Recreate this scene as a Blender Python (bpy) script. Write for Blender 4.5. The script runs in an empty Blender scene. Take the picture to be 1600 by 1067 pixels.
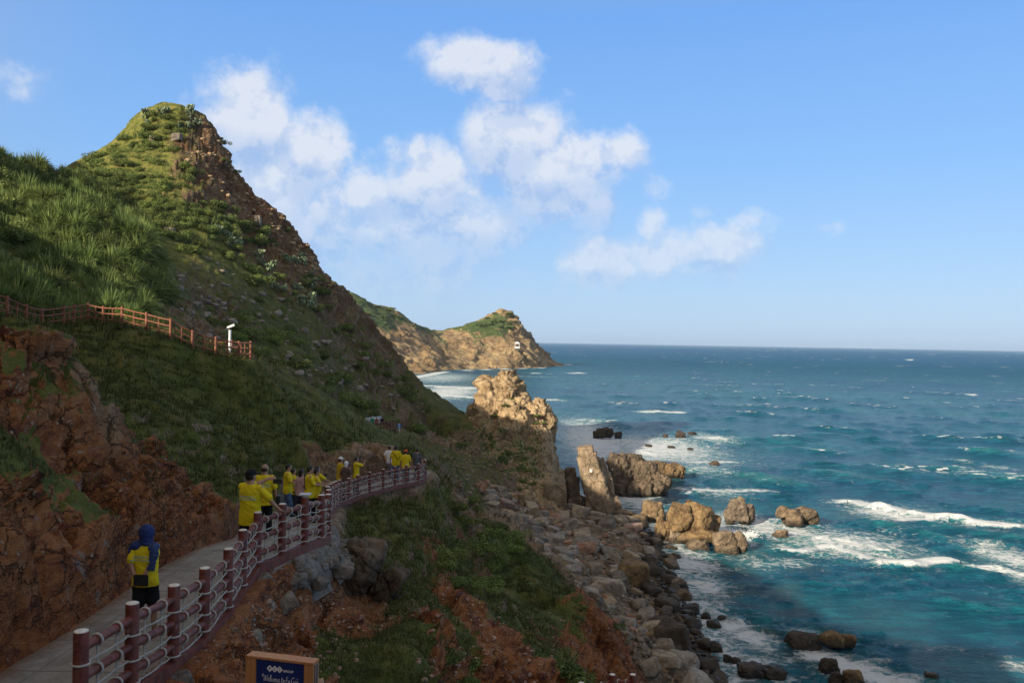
import bpy, bmesh, math, random
import numpy as np
from mathutils import Vector, Matrix
rng = np.random.default_rng(7)
random.seed(7)
R = math.radians
S = bpy.context.scene
COL = S.collection

# ------------------------------------------------------------------ camera, sun, sky, exposure
CH = 25.0                      # eye height above the sea
ROLL = R(0.98)
FPX = 1290.0                   # focal length in pixels of the 1600 px wide photograph
SUN_AZ = R(45.0)               # direction the light travels, from +Y towards +X
SUN_EL = R(22.0)
cam_d = bpy.data.cameras.new('camera'); cam = bpy.data.objects.new('camera', cam_d); COL.objects.link(cam)
cam_d.sensor_width = 36.0; cam_d.lens = 36.0*FPX/1600.0
cam_d.clip_start = 0.1; cam_d.clip_end = 60000
ca, sa = math.cos(ROLL), math.sin(ROLL)
cam.matrix_world = Matrix(((ca, -sa, 0, 0), (0, 0, -1, 0), (sa, ca, 0, CH), (0, 0, 0, 1)))
S.camera = cam
sun_d = bpy.data.lights.new('sun', 'SUN'); sun = bpy.data.objects.new('sun', sun_d); COL.objects.link(sun)
sun_d.energy = 5.0; sun_d.angle = R(0.5); sun_d.color = (1.0, 0.86, 0.66)
SUN_TO = Vector((-math.sin(SUN_AZ)*math.cos(SUN_EL), -math.cos(SUN_AZ)*math.cos(SUN_EL), math.sin(SUN_EL)))
sun.rotation_euler = SUN_TO.to_track_quat('Z', 'Y').to_euler()
sun.location = (-60, -60, 90)
S.view_settings.view_transform = 'Standard'; S.view_settings.look = 'None'
S.view_settings.exposure = 0.75; S.view_settings.gamma = 1.0
S.render.film_transparent = False

def unp(px, py, D):
    u = px-800.0; v = 533.3-py
    return (u*ca - v*sa)/FPX*D, D, CH + (u*sa + v*ca)/FPX*D

class NT:
    """tiny helper to write shader nodes"""
    def __init__(s, tree): s.t = tree; s.n = tree.nodes; s.l = tree.links
    def link(s, a, b): s.l.new(a, b)
    def _in(s, sock, v):
        if v is None: return
        if isinstance(v, bpy.types.NodeSocket): s.l.new(v, sock)
        elif isinstance(v, (tuple, list)) and len(v) == 3 and sock.type == 'RGBA': sock.default_value = (*v, 1)
        else: sock.default_value = v
    def math(s, op, a, b=None, c=None, clamp=False):
        n = s.n.new('ShaderNodeMath'); n.operation = op; n.use_clamp = clamp
        for i, v in enumerate((a, b, c)): s._in(n.inputs[i], v) if v is not None else None
        return n.outputs[0]
    def vmath(s, op, a, b=None):
        n = s.n.new('ShaderNodeVectorMath'); n.operation = op
        s._in(n.inputs[0], a)
        if b is not None:
            if op == 'SCALE': s._in(n.inputs['Scale'], b)
            else: s._in(n.inputs[1], b)
        return n.outputs[1] if op in ('LENGTH', 'DOT_PRODUCT') else n.outputs[0]
    def noise(s, vec, scale, detail=4, rough=0.55, lac=2.0, dist=0.0, col=False):
        n = s.n.new('ShaderNodeTexNoise'); s._in(n.inputs['Vector'], vec); n.inputs['Scale'].default_value = scale
        n.inputs['Detail'].default_value = detail; n.inputs['Roughness'].default_value = rough
        n.inputs['Lacunarity'].default_value = lac; n.inputs['Distortion'].default_value = dist
        return n.outputs['Color'] if col else n.outputs['Fac']
    def voro(s, vec, scale, feature='F1', out='Distance', rand=1.0):
        n = s.n.new('ShaderNodeTexVoronoi'); n.feature = feature; s._in(n.inputs['Vector'], vec)
        n.inputs['Scale'].default_value = scale; n.inputs['Randomness'].default_value = rand
        return n.outputs[out]
    def maprange(s, v, a, b, c=0.0, d=1.0, smooth=True):
        n = s.n.new('ShaderNodeMapRange'); n.interpolation_type = 'SMOOTHSTEP' if smooth else 'LINEAR'
        s._in(n.inputs[0], v)
        for i, x in zip((1, 2, 3, 4), (a, b, c, d)): s._in(n.inputs[i], x)
        return n.outputs[0]
    def mix(s, f, a, b, mode='MIX'):
        n = s.n.new('ShaderNodeMix'); n.data_type = 'RGBA'; n.blend_type = mode
        s._in(n.inputs[0], f); s._in(n.inputs[6], a); s._in(n.inputs[7], b)
        return n.outputs[2]
    def ramp(s, f, stops):
        n = s.n.new('ShaderNodeValToRGB'); s._in(n.inputs[0], f); e = n.color_ramp.elements
        while len(e) > 1: e.remove(e[-1])
        e[0].position = stops[0][0]; e[0].color = (*stops[0][1], 1)
        for p, c in stops[1:]:
            x = e.new(p); x.color = (*c, 1)
        return n.outputs[0]
    def sep(s, v):
        n = s.n.new('ShaderNodeSeparateXYZ'); s._in(n.inputs[0], v); return n.outputs
    def comb(s, x, y, z):
        n = s.n.new('ShaderNodeCombineXYZ')
        for i, v in enumerate((x, y, z)): s._in(n.inputs[i], v)
        return n.outputs[0]
    def attr(s, name, out='Fac'):
        n = s.n.new('ShaderNodeAttribute'); n.attribute_name = name; return n.outputs[out]
    def geo(s, out='Position'):
        n = s.n.new('ShaderNodeNewGeometry'); return n.outputs[out]
    def bump(s, h, strength=0.5, dist=0.1, normal=None):
        n = s.n.new('ShaderNodeBump'); s._in(n.inputs['Height'], h)
        n.inputs['Strength'].default_value = strength; s._in(n.inputs['Distance'], dist)
        if normal is not None: s._in(n.inputs['Normal'], normal)
        return n.outputs[0]

# ---- world: Nishita sky, with a bank of cumulus far over the sea
W = bpy.data.worlds.new('World'); S.world = W; W.use_nodes = True
w = NT(W.node_tree); w.n.clear()
sky = w.n.new('ShaderNodeTexSky'); sky.sky_type = 'NISHITA'; sky.sun_disc = False
sky.sun_elevation = SUN_EL; sky.sun_rotation = math.pi + SUN_AZ
sky.air_density = 1.0; sky.dust_density = 0.6; sky.ozone_density = 2.0
SKY_STR = 0.12
tc = w.n.new('ShaderNodeTexCoord'); dvec = tc.outputs['Generated']
X_, Y_, Z_ = w.sep(dvec)
az = w.math('ARCTAN2', X_, Y_); el = w.math('ARCSINE', Z_)
def sky_ang(px, py):
    x, y, z = unp(px, py, 1.0); z -= CH
    return math.atan2(x, y), math.asin(z/math.sqrt(x*x+y*y+z*z))
# domain-warped coordinates make the cloud outlines billow
warp = w.vmath('SCALE', w.vmath('SUBTRACT', w.noise(dvec, 7.0, 6, 0.6, col=True), (0.5, 0.5, 0.5)), 0.105)
wx, wy, wz = w.sep(warp)
azw = w.math('ADD', az, wx); elw = w.math('ADD', el, wy)
CLOUDS = [(740, 95, 72, 38, 1.0), (785, 128, 40, 34, .8), (385, 195, 52, 58, 1.0), (475, 238, 52, 46, .95), (420, 300, 90, 80, .9),
          (540, 340, 100, 70, .7), (670, 285, 52, 48, .95), (720, 345, 110, 52, .75), (800, 225, 66, 55, .9), (862, 275, 80, 52, .95),
          (965, 262, 52, 30, .75), (915, 312, 30, 28, .7), (1015, 300, 40, 22, .5), (950, 400, 56, 36, .85), (1010, 362, 30, 30, .7), (1050, 408, 74, 24, .85),
          (1140, 392, 46, 26, .9), (1185, 354, 36, 16, .5), (1100, 342, 22, 14, .45), (1303, 357, 26, 12, .38), (1352, 412, 30, 16, .42),
          (80, 140, 60, 36, .42), (20, 110, 50, 26, .34), (120, 170, 30, 22, .40), (600, 430, 190, 60, .52), (500, 380, 110, 70, .62), (700, 400, 120, 50, .55), (560, 300, 60, 40, .7), (600, 350, 120, 50, .72), (470, 350, 80, 60, .75), (1000, 395, 60, 26, .75), (900, 340, 50, 26, .5), (880, 436, 50, 18, .45), (330, 240, 60, 70, .6)]
def blobs(a, e):
    tot = None
    for px, py, rx, ry, wt in CLOUDS:
        a0, e0 = sky_ang(px, py)
        da = w.math('MULTIPLY', w.math('SUBTRACT', a, a0), FPX/rx/1.5)
        de = w.math('MULTIPLY', w.math('SUBTRACT', e, e0), FPX/ry/1.5)
        q = w.math('ADD', w.math('MULTIPLY', da, da), w.math('MULTIPLY', de, de))
        g = w.math('MULTIPLY', w.math('EXPONENT', w.math('MULTIPLY', q, -1.0)), wt)
        tot = g if tot is None else w.math('MAXIMUM', tot, g)
    return tot
cov = blobs(azw, elw)
n1 = w.noise(dvec, 16.0, 8, 0.62)
n1b = w.noise(w.vmath('ADD', dvec, (-0.012, -0.004, 0.016)), 16.0, 8, 0.62)
dens = w.math('ADD', cov, w.math('MULTIPLY', w.math('SUBTRACT', n1, 0.5), 1.05))
cmask = w.maprange(dens, 0.28, 0.74)
light = w.maprange(w.math('SUBTRACT', n1, n1b), -.09, 0.045)
depth = w.maprange(dens, 0.45, 1.15)
n2 = w.noise(dvec, 5.5, 5, .55)
topness = w.maprange(w.math('ADD', w.math('SUBTRACT', cov, blobs(azw, w.math('ADD', elw, .030))), w.math('MULTIPLY', w.math('SUBTRACT', n2, .5), .5)), -.16, .20)
light = w.math('ADD', w.math('MULTIPLY', light, .45), w.math('MULTIPLY', topness, .6), clamp=True)
ccol = w.mix(light, (0.40, 0.54, 0.82), (0.84, 0.86, 0.91))
ccol = w.mix(w.math('MULTIPLY', depth, 0.15), ccol, (0.76, 0.79, 0.86))
thin = w.maprange(el, 0.0, 0.24, 0.45, 1.0)
bg = w.n.new('ShaderNodeBackground')
skyc = w.n.new('ShaderNodeHueSaturation'); w.link(sky.outputs[0], skyc.inputs['Color']); skyc.inputs['Saturation'].default_value = 1.0
lower = w.ramp(w.maprange(el, -.02, .62, 0, 1, False), [(0, (.43, .60, .84)), (.12, (.375, .575, .87)), (.35, (.25, .50, .92)), (.62, (.17, .41, .90)), (.80, (.34, .42, .56)), (1, (.50, .50, .49))])  # stops above the view are greyed to take blue out of the shade
# unseen sky towards the low sun, made warm and pale to lift the shade
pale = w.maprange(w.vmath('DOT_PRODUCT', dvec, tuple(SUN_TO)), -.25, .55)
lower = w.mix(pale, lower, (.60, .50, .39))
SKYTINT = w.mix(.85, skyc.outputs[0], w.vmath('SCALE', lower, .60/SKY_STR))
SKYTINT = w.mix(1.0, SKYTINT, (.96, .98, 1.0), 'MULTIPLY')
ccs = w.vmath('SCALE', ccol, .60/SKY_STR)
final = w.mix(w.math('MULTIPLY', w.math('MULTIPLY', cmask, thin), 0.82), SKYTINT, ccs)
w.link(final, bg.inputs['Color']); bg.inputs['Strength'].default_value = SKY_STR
wo = w.n.new('ShaderNodeOutputWorld'); w.link(bg.outputs[0], wo.inputs['Surface'])

# ------------------------------------------------------------------ helpers: noise, meshes, objects
def _hash(ix, iy, iz, seed=0):
    h = (ix*374761393 + iy*668265263 + iz*2147483647 + seed*974634777) & 0xffffffff
    h = ((h ^ (h >> 13))*1274126177) & 0xffffffff
    h = ((h ^ (h >> 16))*2246822519) & 0xffffffff
    return ((h ^ (h >> 15)) & 0xffffff)/float(0xffffff)
def vnoise(x, y, z, seed=0):
    ix, iy, iz = np.floor(x).astype(np.int64), np.floor(y).astype(np.int64), np.floor(z).astype(np.int64)
    fx, fy, fz = x-ix, y-iy, z-iz
    fx = fx*fx*fx*(fx*(fx*6-15)+10); fy = fy*fy*fy*(fy*(fy*6-15)+10); fz = fz*fz*fz*(fz*(fz*6-15)+10)
    r = 0
    for dx in (0, 1):
        for dy in (0, 1):
            for dz in (0, 1):
                r = r + _hash(ix+dx, iy+dy, iz+dz, seed)*(fx if dx else 1-fx)*(fy if dy else 1-fy)*(fz if dz else 1-fz)
    return r*2-1
def fbm(x, y, z, oct=4, seed=0, gain=0.5):
    a, s, f = 1.0, 0.0, 1.0
    for o in range(oct):
        s = s + a*vnoise(x*f+17.3*o, y*f+5.1*o, z*f+9.7*o, seed+o); a *= gain; f *= 2.03
    return s
def cells(x, y, z, seed=0):
    """blocky fractured rock: a random facet plane for the nearest Worley cell, and F2-F1"""
    ix, iy, iz = np.floor(x).astype(np.int64), np.floor(y).astype(np.int64), np.floor(z).astype(np.int64)
    b1 = np.full(x.shape, 1e9); b2 = np.full(x.shape, 1e9); val = np.zeros(x.shape)
    for dx in (-1, 0, 1):
        for dy in (-1, 0, 1):
            for dz in (-1, 0, 1):
                jx, jy, jz = ix+dx, iy+dy, iz+dz
                px = x-jx-_hash(jx, jy, jz, seed+1); py = y-jy-_hash(jx, jy, jz, seed+2); pz = z-jz-_hash(jx, jy, jz, seed+3)
                d = px*px+py*py+pz*pz
                v = (_hash(jx, jy, jz, seed+4)*2-1)*0.6 + px*(_hash(jx, jy, jz, seed+5)*2-1) + py*(_hash(jx, jy, jz, seed+6)*2-1) + pz*(_hash(jx, jy, jz, seed+7)*2-1)
                m = d < b1
                b2 = np.where(m, b1, np.minimum(b2, d)); val = np.where(m, v, val); b1 = np.where(m, d, b1)
    return val, np.sqrt(b2)-np.sqrt(b1)
def sstep(a, b, x):
    t = np.clip((x-a)/(b-a), 0, 1); return t*t*(3-2*t)
def mesh_np(name, V, F, smooth=True, attrs=None, mats=(), fmat=None):
    """V (n,3); F (m,k) array"""
    V = np.asarray(V, np.float32); F = np.asarray(F, np.int32)
    me = bpy.data.meshes.new(name)
    me.vertices.add(len(V)); me.vertices.foreach_set('co', V.ravel())
    k = F.shape[1]
    me.loops.add(F.size); me.loops.foreach_set('vertex_index', F.ravel())
    me.polygons.add(len(F)); me.polygons.foreach_set('loop_start', np.arange(0, F.size, k, dtype=np.int32))
    me.polygons.foreach_set('use_smooth', np.full(len(F), smooth, bool))
    for m in mats: me.materials.append(m)
    if fmat is not None: me.polygons.foreach_set('material_index', np.asarray(fmat, np.int32))
    for k_, a in (attrs or {}).items():
        at = me.attributes.new(k_, 'FLOAT', 'POINT'); at.data.foreach_set('value', np.asarray(a, np.float32).ravel())
    me.update(calc_edges=True)
    return me
def grid_faces(nr, nc):
    i = np.arange(nr-1)[:, None]*nc + np.arange(nc-1)[None, :]
    i = i.ravel()
    return np.stack([i, i+1, i+nc+1, i+nc], 1)
def link(name, me, parent=None, loc=None):
    o = bpy.data.objects.new(name, me); COL.objects.link(o)
    if parent is not None: o.parent = parent
    if loc is not None: o.location = loc
    return o
def empty(name, loc=(0, 0, 0), rz=0.0):
    o = bpy.data.objects.new(name, None); COL.objects.link(o); o.location = loc; o.rotation_euler = (0, 0, rz); o.empty_display_size = 0.2
    return o
def tag(o, label=None, cat=None, group=None, kind=None):
    if label: o['label'] = label
    if cat: o['category'] = cat
    if group: o['group'] = group
    if kind: o['kind'] = kind
    return o
def material(name):
    m = bpy.data.materials.new(name); m.use_nodes = True
    t = NT(m.node_tree); b = m.node_tree.nodes['Principled BSDF']
    return m, t, b

# ------------------------------------------------------------------ terrain control points
CP = []                                            # (X, Y, z)
def P(px, py, D): CP.append(unp(px, py, D))
def PW(x, y, z): CP.append((x, y, z))
def PL(*pts, n=None):
    """polyline of (px,py,D), resampled"""
    pts = [unp(*p) for p in pts]
    for a, b in zip(pts[:-1], pts[1:]):
        k = max(1, int(math.hypot(a[0]-b[0], a[1]-b[1])/max(1.0, 0.05*a[1])))
        for i in range(k):
            t = i/k; CP.append(tuple(a[j]*(1-t)+b[j]*t for j in range(3)))
    CP.append(pts[-1])
PATH = [(-4.6, 3, 21.3), (-5.0, 6, 21.1), (-5.0, 8, 21.0), (-4.98, 10, 20.97), (-5.05, 12, 20.9), (-5.2, 14, 20.88), (-5.05, 16, 20.85), (-5.05, 18, 20.6),
        (-5.45, 20, 20.3), (-5.95, 23, 19.85), (-6.5, 26, 19.4), (-7.2, 30, 18.75), (-8.0, 33.5, 18.25), (-8.1, 35.7, 18.0), (-7.7, 38, 17.9), (-6.9, 40, 17.8), (-5.9, 42.4, 17.7),
        (-5.3, 45, 17.6), (-5.4, 48, 17.4)]
PATH = np.array(PATH)
def pathdist(x, y, line=PATH):
    best = np.full(x.shape, 1e9); bz = np.zeros(x.shape); bs = np.zeros(x.shape)
    for a, b in zip(line[:-1], line[1:]):
        dx, dy = b[0]-a[0], b[1]-a[1]; L2 = dx*dx+dy*dy
        t = np.clip(((x-a[0])*dx+(y-a[1])*dy)/L2, 0, 1)
        ex, ey = x-(a[0]+t*dx), y-(a[1]+t*dy); d = np.hypot(ex, ey)
        side = np.sign(dx*ey-dy*ex)                 # + is left of the direction of travel
        m = d < best
        best = np.where(m, d, best); bz = np.where(m, a[2]+t*(b[2]-a[2]), bz); bs = np.where(m, side, bs)
    return best, bz, bs
# path itself
for x, y, z in PATH: PW(x, y, z)
# the ground just left of the path, then the near orange bank and its crest
PL((-150, 800, 8.5), (0, 760, 10.5), (120, 850, 11.5), (200, 800, 13.2), (270, 770, 15.4), (330, 770, 17.2), (366, 800, 18.5))
PL((-200, 560, 13), (0, 541, 15), (48, 544, 15), (84, 560, 15), (140, 603, 15.2), (155, 653, 15.5), (197, 679, 16), (224, 700, 16.3), (270, 718, 17), (310, 731, 17.8), (344, 752, 18.6), (375, 772, 19.6))
PL((-250, 690, 10), (0, 650, 13.0), (80, 700, 13.6), (160, 730, 14.6), (230, 745, 15.6), (300, 760, 17.2))
PL((0, 900, 9.6), (60, 960, 10.2), (0, 830, 9.9), (100, 900, 11.0), (160, 880, 12.0), (230, 850, 13.8), (290, 815, 15.8), (340, 800, 17.4))
# dip behind the bank
PL((-100, 600, 22), (60, 640, 22), (160, 720, 22), (250, 780, 22), (330, 790, 22.5), (385, 790, 23))
# green slope
PL((390, 770, 27), (330, 730, 27), (250, 680, 27), (120, 620, 27), (0, 585, 27), (-200, 560, 27))
PL((-200, 520, 35), (0, 550, 35), (120, 575, 35), (210, 600, 35), (300, 625, 35), (380, 660, 36), (430, 720, 34), (470, 745, 33))
PL((0, 510, 38.5), (75, 527, 40), (140, 522, 41.5), (220, 536, 41), (280, 556, 41.5), (330, 572, 42.3), (395, 576, 43.5), (430, 600, 45), (450, 625, 47))
# upper path and fence
PL((-150, 450, 37), (0, 490, 38.5), (36, 505, 40), (78, 517, 43), (140, 508, 46), (192, 507, 44), (229, 521, 41.5), (267, 530, 42), (301, 548, 42.6), (337, 557, 43.4), (395, 562, 45))
PL((-120, 430, 42), (0, 465, 43), (78, 500, 47), (140, 495, 49.5), (192, 494, 48), (240, 505, 46), (290, 530, 46.5), (337, 545, 47), (380, 552, 48))
PL((440, 592, 47), (470, 633, 50), (510, 679, 54), (545, 703, 56), (600, 708, 57), (648, 712, 57), (672, 735, 56))
PL((385, 782, 25), (400, 710, 33), (440, 735, 34.5), (466, 765, 33)); PL((430, 795, 26.5), (455, 785, 29.5))
PL((480, 712, 43), (520, 708, 47), (560, 708, 47), (590, 707, 48.5), (625, 708, 50), (655, 714, 51))
PL((478, 745, 37), (505, 733, 39), (540, 714, 42), (562, 702, 44), (590, 705, 46))
# reed mound at upper left
PL((-100, 400, 55), (0, 430, 52), (60, 480, 50), (120, 490, 53), (250, 500, 62))
PL((-150, 350, 74), (0, 350, 73), (60, 405, 68), (150, 440, 68), (245, 470, 71))
PL((-150, 225, 92), (-60, 240, 90), (0, 272, 87), (30, 286, 86), (70, 296, 85), (130, 318, 83), (200, 368, 82), (245, 412, 82))
PL((0, 292, 102), (60, 315, 100), (130, 345, 98), (200, 385, 98))
# hill face
PL((300, 545, 62), (300, 500, 76), (295, 430, 95), (290, 370, 112), (280, 300, 126), (270, 230, 138))
PL((400, 566, 80), (400, 530, 92), (400, 480, 104), (400, 420, 120), (390, 360, 132), (370, 300, 140))
PL((500, 640, 70), (500, 600, 85), (500, 550, 105), (500, 500, 122), (490, 440, 134))
PL((440, 600, 70), (450, 560, 90), (450, 500, 110), (440, 420, 128))
PL((560, 640, 112), (560, 590, 122), (560, 540, 132), (545, 490, 138))
PL((610, 655, 116), (640, 640, 126), (620, 600, 132), (600, 560, 138))
PL((650, 690, 120), (672, 680, 126), (690, 665, 132), (660, 620, 138))
PL((210, 330, 118), (200, 280, 130), (215, 230, 140), (130, 290, 115), (150, 250, 135), (190, 350, 105))
# skyline
PL((20, 300, 128), (70, 280, 132), (110, 250, 138), (150, 230, 140), (180, 215, 143), (205, 185, 146), (235, 162, 150), (270, 160, 150), (300, 164, 149), (322, 180, 148), (340, 200, 147), (356, 235, 146), (372, 262, 146), (386, 290, 145),
   (405, 300, 145), (430, 316, 145), (452, 345, 144), (480, 388, 143), (505, 425, 142), (522, 445, 142), (548, 470, 142), (575, 500, 142), (600, 540, 142), (625, 575, 142), (650, 600, 142), (668, 622, 142), (690, 640, 141), (712, 655, 140), (716, 662, 138))
# behind the skyline the hill falls to the sea
for x, y, z in [(-95, 165, 25), (-80, 175, 30), (-62, 180, 28), (-50, 178, 20), (-42, 175, 10), (-36, 170, 4), (-26, 165, -2), (-18, 160, -3), (-9, 158, -3), (-5, 150, -1.5),
                (-100, 220, 2), (-60, 215, -2), (-30, 200, -3), (0, 180, -4), (-20, 260, -4), (-120, 260, 0), (30, 260, -4), (-70, 260, -4)]: PW(x, y, z)
# saddle between hill and sea stack; stack foot
PL((671, 699, 130), (690, 697, 128), (705, 690, 126), (735, 672, 130))
PL((735, 655, 136), (716, 668, 140), (725, 650, 148)); PW(-4, 142, 9.5); PW(-3, 150, 3)
PL((640, 706, 70), (655, 712, 85), (668, 708, 105)); PL((690, 730, 70), (700, 725, 90), (700, 715, 110))
PL((700, 790, 70), (740, 760, 92), (745, 735, 112)); PL((760, 815, 78), (780, 795, 95), (800, 775, 112)); PL((810, 860, 72), (830, 825, 92), (850, 800, 112))
# right of the far railing, going down to the sand bank
PL((672, 745, 44.5), (690, 752, 46), (715, 770, 48), (738, 788, 50)); PL((672, 765, 42), (640, 775, 39.5), (600, 788, 36.5), (560, 800, 32.5), (545, 822, 27))
PL((600, 830, 30), (640, 820, 34), (680, 805, 40), (720, 800, 46)); PL((705, 845, 46), (740, 820, 53), (760, 815, 57), (745, 850, 50))
PL((530, 880, 18.5), (560, 900, 19), (600, 900, 23), (650, 860, 30), (690, 850, 37))
PL((620, 900, 25), (660, 900, 27.5), (700, 890, 33), (740, 880, 42), (790, 850, 55), (805, 870, 57))
# bench of the far bend in the path, with its retaining wall
PL((535, 682, 96), (560, 677.5, 98), (600, 674, 100), (622, 671.5, 103), (640, 676, 108)); PL((545, 678, 100), (560, 675.8, 101), (600, 672.8, 103.5), (622, 670.5, 107)); PL((520, 672, 88), (560, 690, 88), (600, 695, 90), (640, 700, 95))
# near right hand slope under the railing
PL((330, 1060, 10.0), (370, 1000, 11.2), (400, 960, 12.8), (430, 925, 14.6), (470, 885, 16.2), (510, 860, 18))
PL((400, 1100, 9.8), (445, 1040, 11.5), (480, 980, 13.6), (520, 930, 16), (560, 910, 18.5))
PL((480, 1150, 10), (540, 1050, 13.2), (560, 980, 15.5), (600, 940, 18.5), (640, 930, 21))
PL((560, 1160, 10.5), (600, 1060, 13.4), (640, 1010, 15.2), (665, 990, 16.4), (665, 950, 18.5), (655, 930, 20.5))
PL((620, 1180, 10.8), (655, 1090, 13.6), (672, 1040, 15.2), (682, 1020, 16.5))
# gully and the second rib
PL((700, 1120, 15.5), (700, 1060, 18), (700, 1000, 21), (690, 960, 23.5), (690, 930, 26)) 
PL((740, 1140, 17), (760, 1080, 19.5), (740, 1010, 22.5), (720, 960, 26), (705, 910, 30))
PL((800, 1150, 19), (860, 1080, 22.5), (820, 1020, 24.5), (775, 975, 27), (745, 935, 31), (735, 905, 36))
PL((900, 1150, 23), (880, 1060, 28), (840, 1000, 31), (800, 950, 34), (770, 920, 39), (760, 890, 45))
PL((850, 960, 40), (820, 925, 44), (790, 900, 48), (830, 900, 50), (870, 895, 52), (840, 880, 56))
PL((905, 918, 47.5), (930, 935, 46.5), (950, 955, 45), (975, 990, 44), (985, 1030, 42.5), (988, 1080, 41))
PL((890, 990, 41), (930, 1000, 42), (950, 1040, 40), (910, 1060, 38), (980, 1130, 36))
# beach under the cliff
for x, y, z in [(9.0, 46, 3.2), (8.4, 43, 3.6), (8.4, 51, 2.4), (6.5, 54, 2.8), (9, 40, 3.0), (9, 35, 3.5), (12, 30, 2), (14, 38, .2), (8, 26, 9), (5.5, 20, 14.5), (3.2, 18, 16.9), (2.2, 17, 16.9), (6, 14, 16), (1, 15, 17.2), (1.5, 21, 15.5), (4, 24, 12.6), (5, 30, 10.5), (3.5, 35, 10.3), (12, 20, 8), (20, 30, -2)]: PW(x, y, z)
PL((815, 870, 62), (845, 890, 62), (880, 905, 60), (915, 930, 57), (945, 945, 55)) 
PL((840, 850, 80), (870, 870, 80), (910, 900, 74), (950, 940, 68), (985, 990, 60), (1010, 1050, 56)) 
PL((870, 820, 100), (910, 850, 95), (950, 880, 86), (980, 920, 79), (1005, 960, 72), (1040, 1010, 64), (1080, 1067, 58))
PL((880, 790, 122), (930, 795, 120), (980, 815, 112), (1010, 850, 100), (1030, 890, 90), (1045, 920, 83), (1070, 960, 75), (1100, 1000, 69), (1120, 1067, 60.6))
for x, y, z in [(21, 126, -1.5), (23, 110, -1.6), (24, 95, -1.6), (22, 83, -1.5), (22, 72, -1.6), (22, 60, -1.8), (20, 50, -1.5), (20, 40, -2), (14, 140, -2), (30, 180, -4), (60, 150, -4), (60, 90, -4), (50, 60, -4), (50, 20, -4), (120, 120, -5), (120, 30, -5), (9, 150, -2), (2, 155, -2.5), (80, 230, -5)]: PW(x, y, z)
# the ridge behind and to the left of the camera, whose shadow lies over the foreground
te = math.tan(SUN_EL); ssn, scs = math.sin(SUN_AZ), math.cos(SUN_AZ)
RIDGE = [(60, 26), (30, 29), (0, 31), (-20, 31), (-33, 28.5), (-40, 29.3), (-47, 31.0), (-57, 31.6), (-70, 35.5), (-81, 38.5), (-88, 41), (-95, 45.5), (-108, 50.5), (-117, 54.5), (-122, 56), (-135, 65), (-160, 75), (-185, 80)]
for u_, v_ in RIDGE:
    t0 = -22.0 if u_ < -70 else (-24.0 if u_ < -30 else -14.0)
    for dt, dz in ((0, 0), (-14, -6), (-35, -14)):
        t = t0+dt; PW(t*ssn+u_*scs, t*scs-u_*ssn, v_+(-t0)*te+dz)
for x, y, z in [(-9, 5, 22.5), (-7, 2, 22), (-14, 10, 25), (-16, 3, 26), (-20, 14, 27.5), (-26, 24, 28.5), (-34, 34, 31), (-45, 48, 36), (-58, 60, 42), (-3, 0.5, 21.4), (-1, 4, 20.6), (1, 2, 20.6), (2, 8, 19.5), (5, 5, 18.5), (-2, 8, 20.3), (0, 11, 19)]: PW(x, y, z)
CPA = np.array(CP)
def warp_uv(x, y):
    r = np.hypot(x, y); return np.arctan2(x, y), np.log(np.maximum(r, 1.0))
_cu, _cv = warp_uv(CPA[:, 0], CPA[:, 1])
_cz = CPA[:, 2]
def _phi(d2): return np.sqrt(d2 + 0.012**2)
_A = _phi((_cu[:, None]-_cu[None])**2 + (_cv[:, None]-_cv[None])**2)
_A += np.eye(len(_cz))*(-0.004)
_wt = np.linalg.solve(_A, _cz - 15.0)
def base_height(x, y):
    u, v = warp_uv(x, y); out = np.empty(x.shape).ravel(); u = u.ravel(); v = v.ravel()
    for i in range(0, len(u), 20000):
        uu, vv = u[i:i+20000], v[i:i+20000]
        out[i:i+20000] = _phi((uu[:, None]-_cu[None])**2 + (vv[:, None]-_cv[None])**2) @ _wt + 15.0
    return out.reshape(x.shape)
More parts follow.
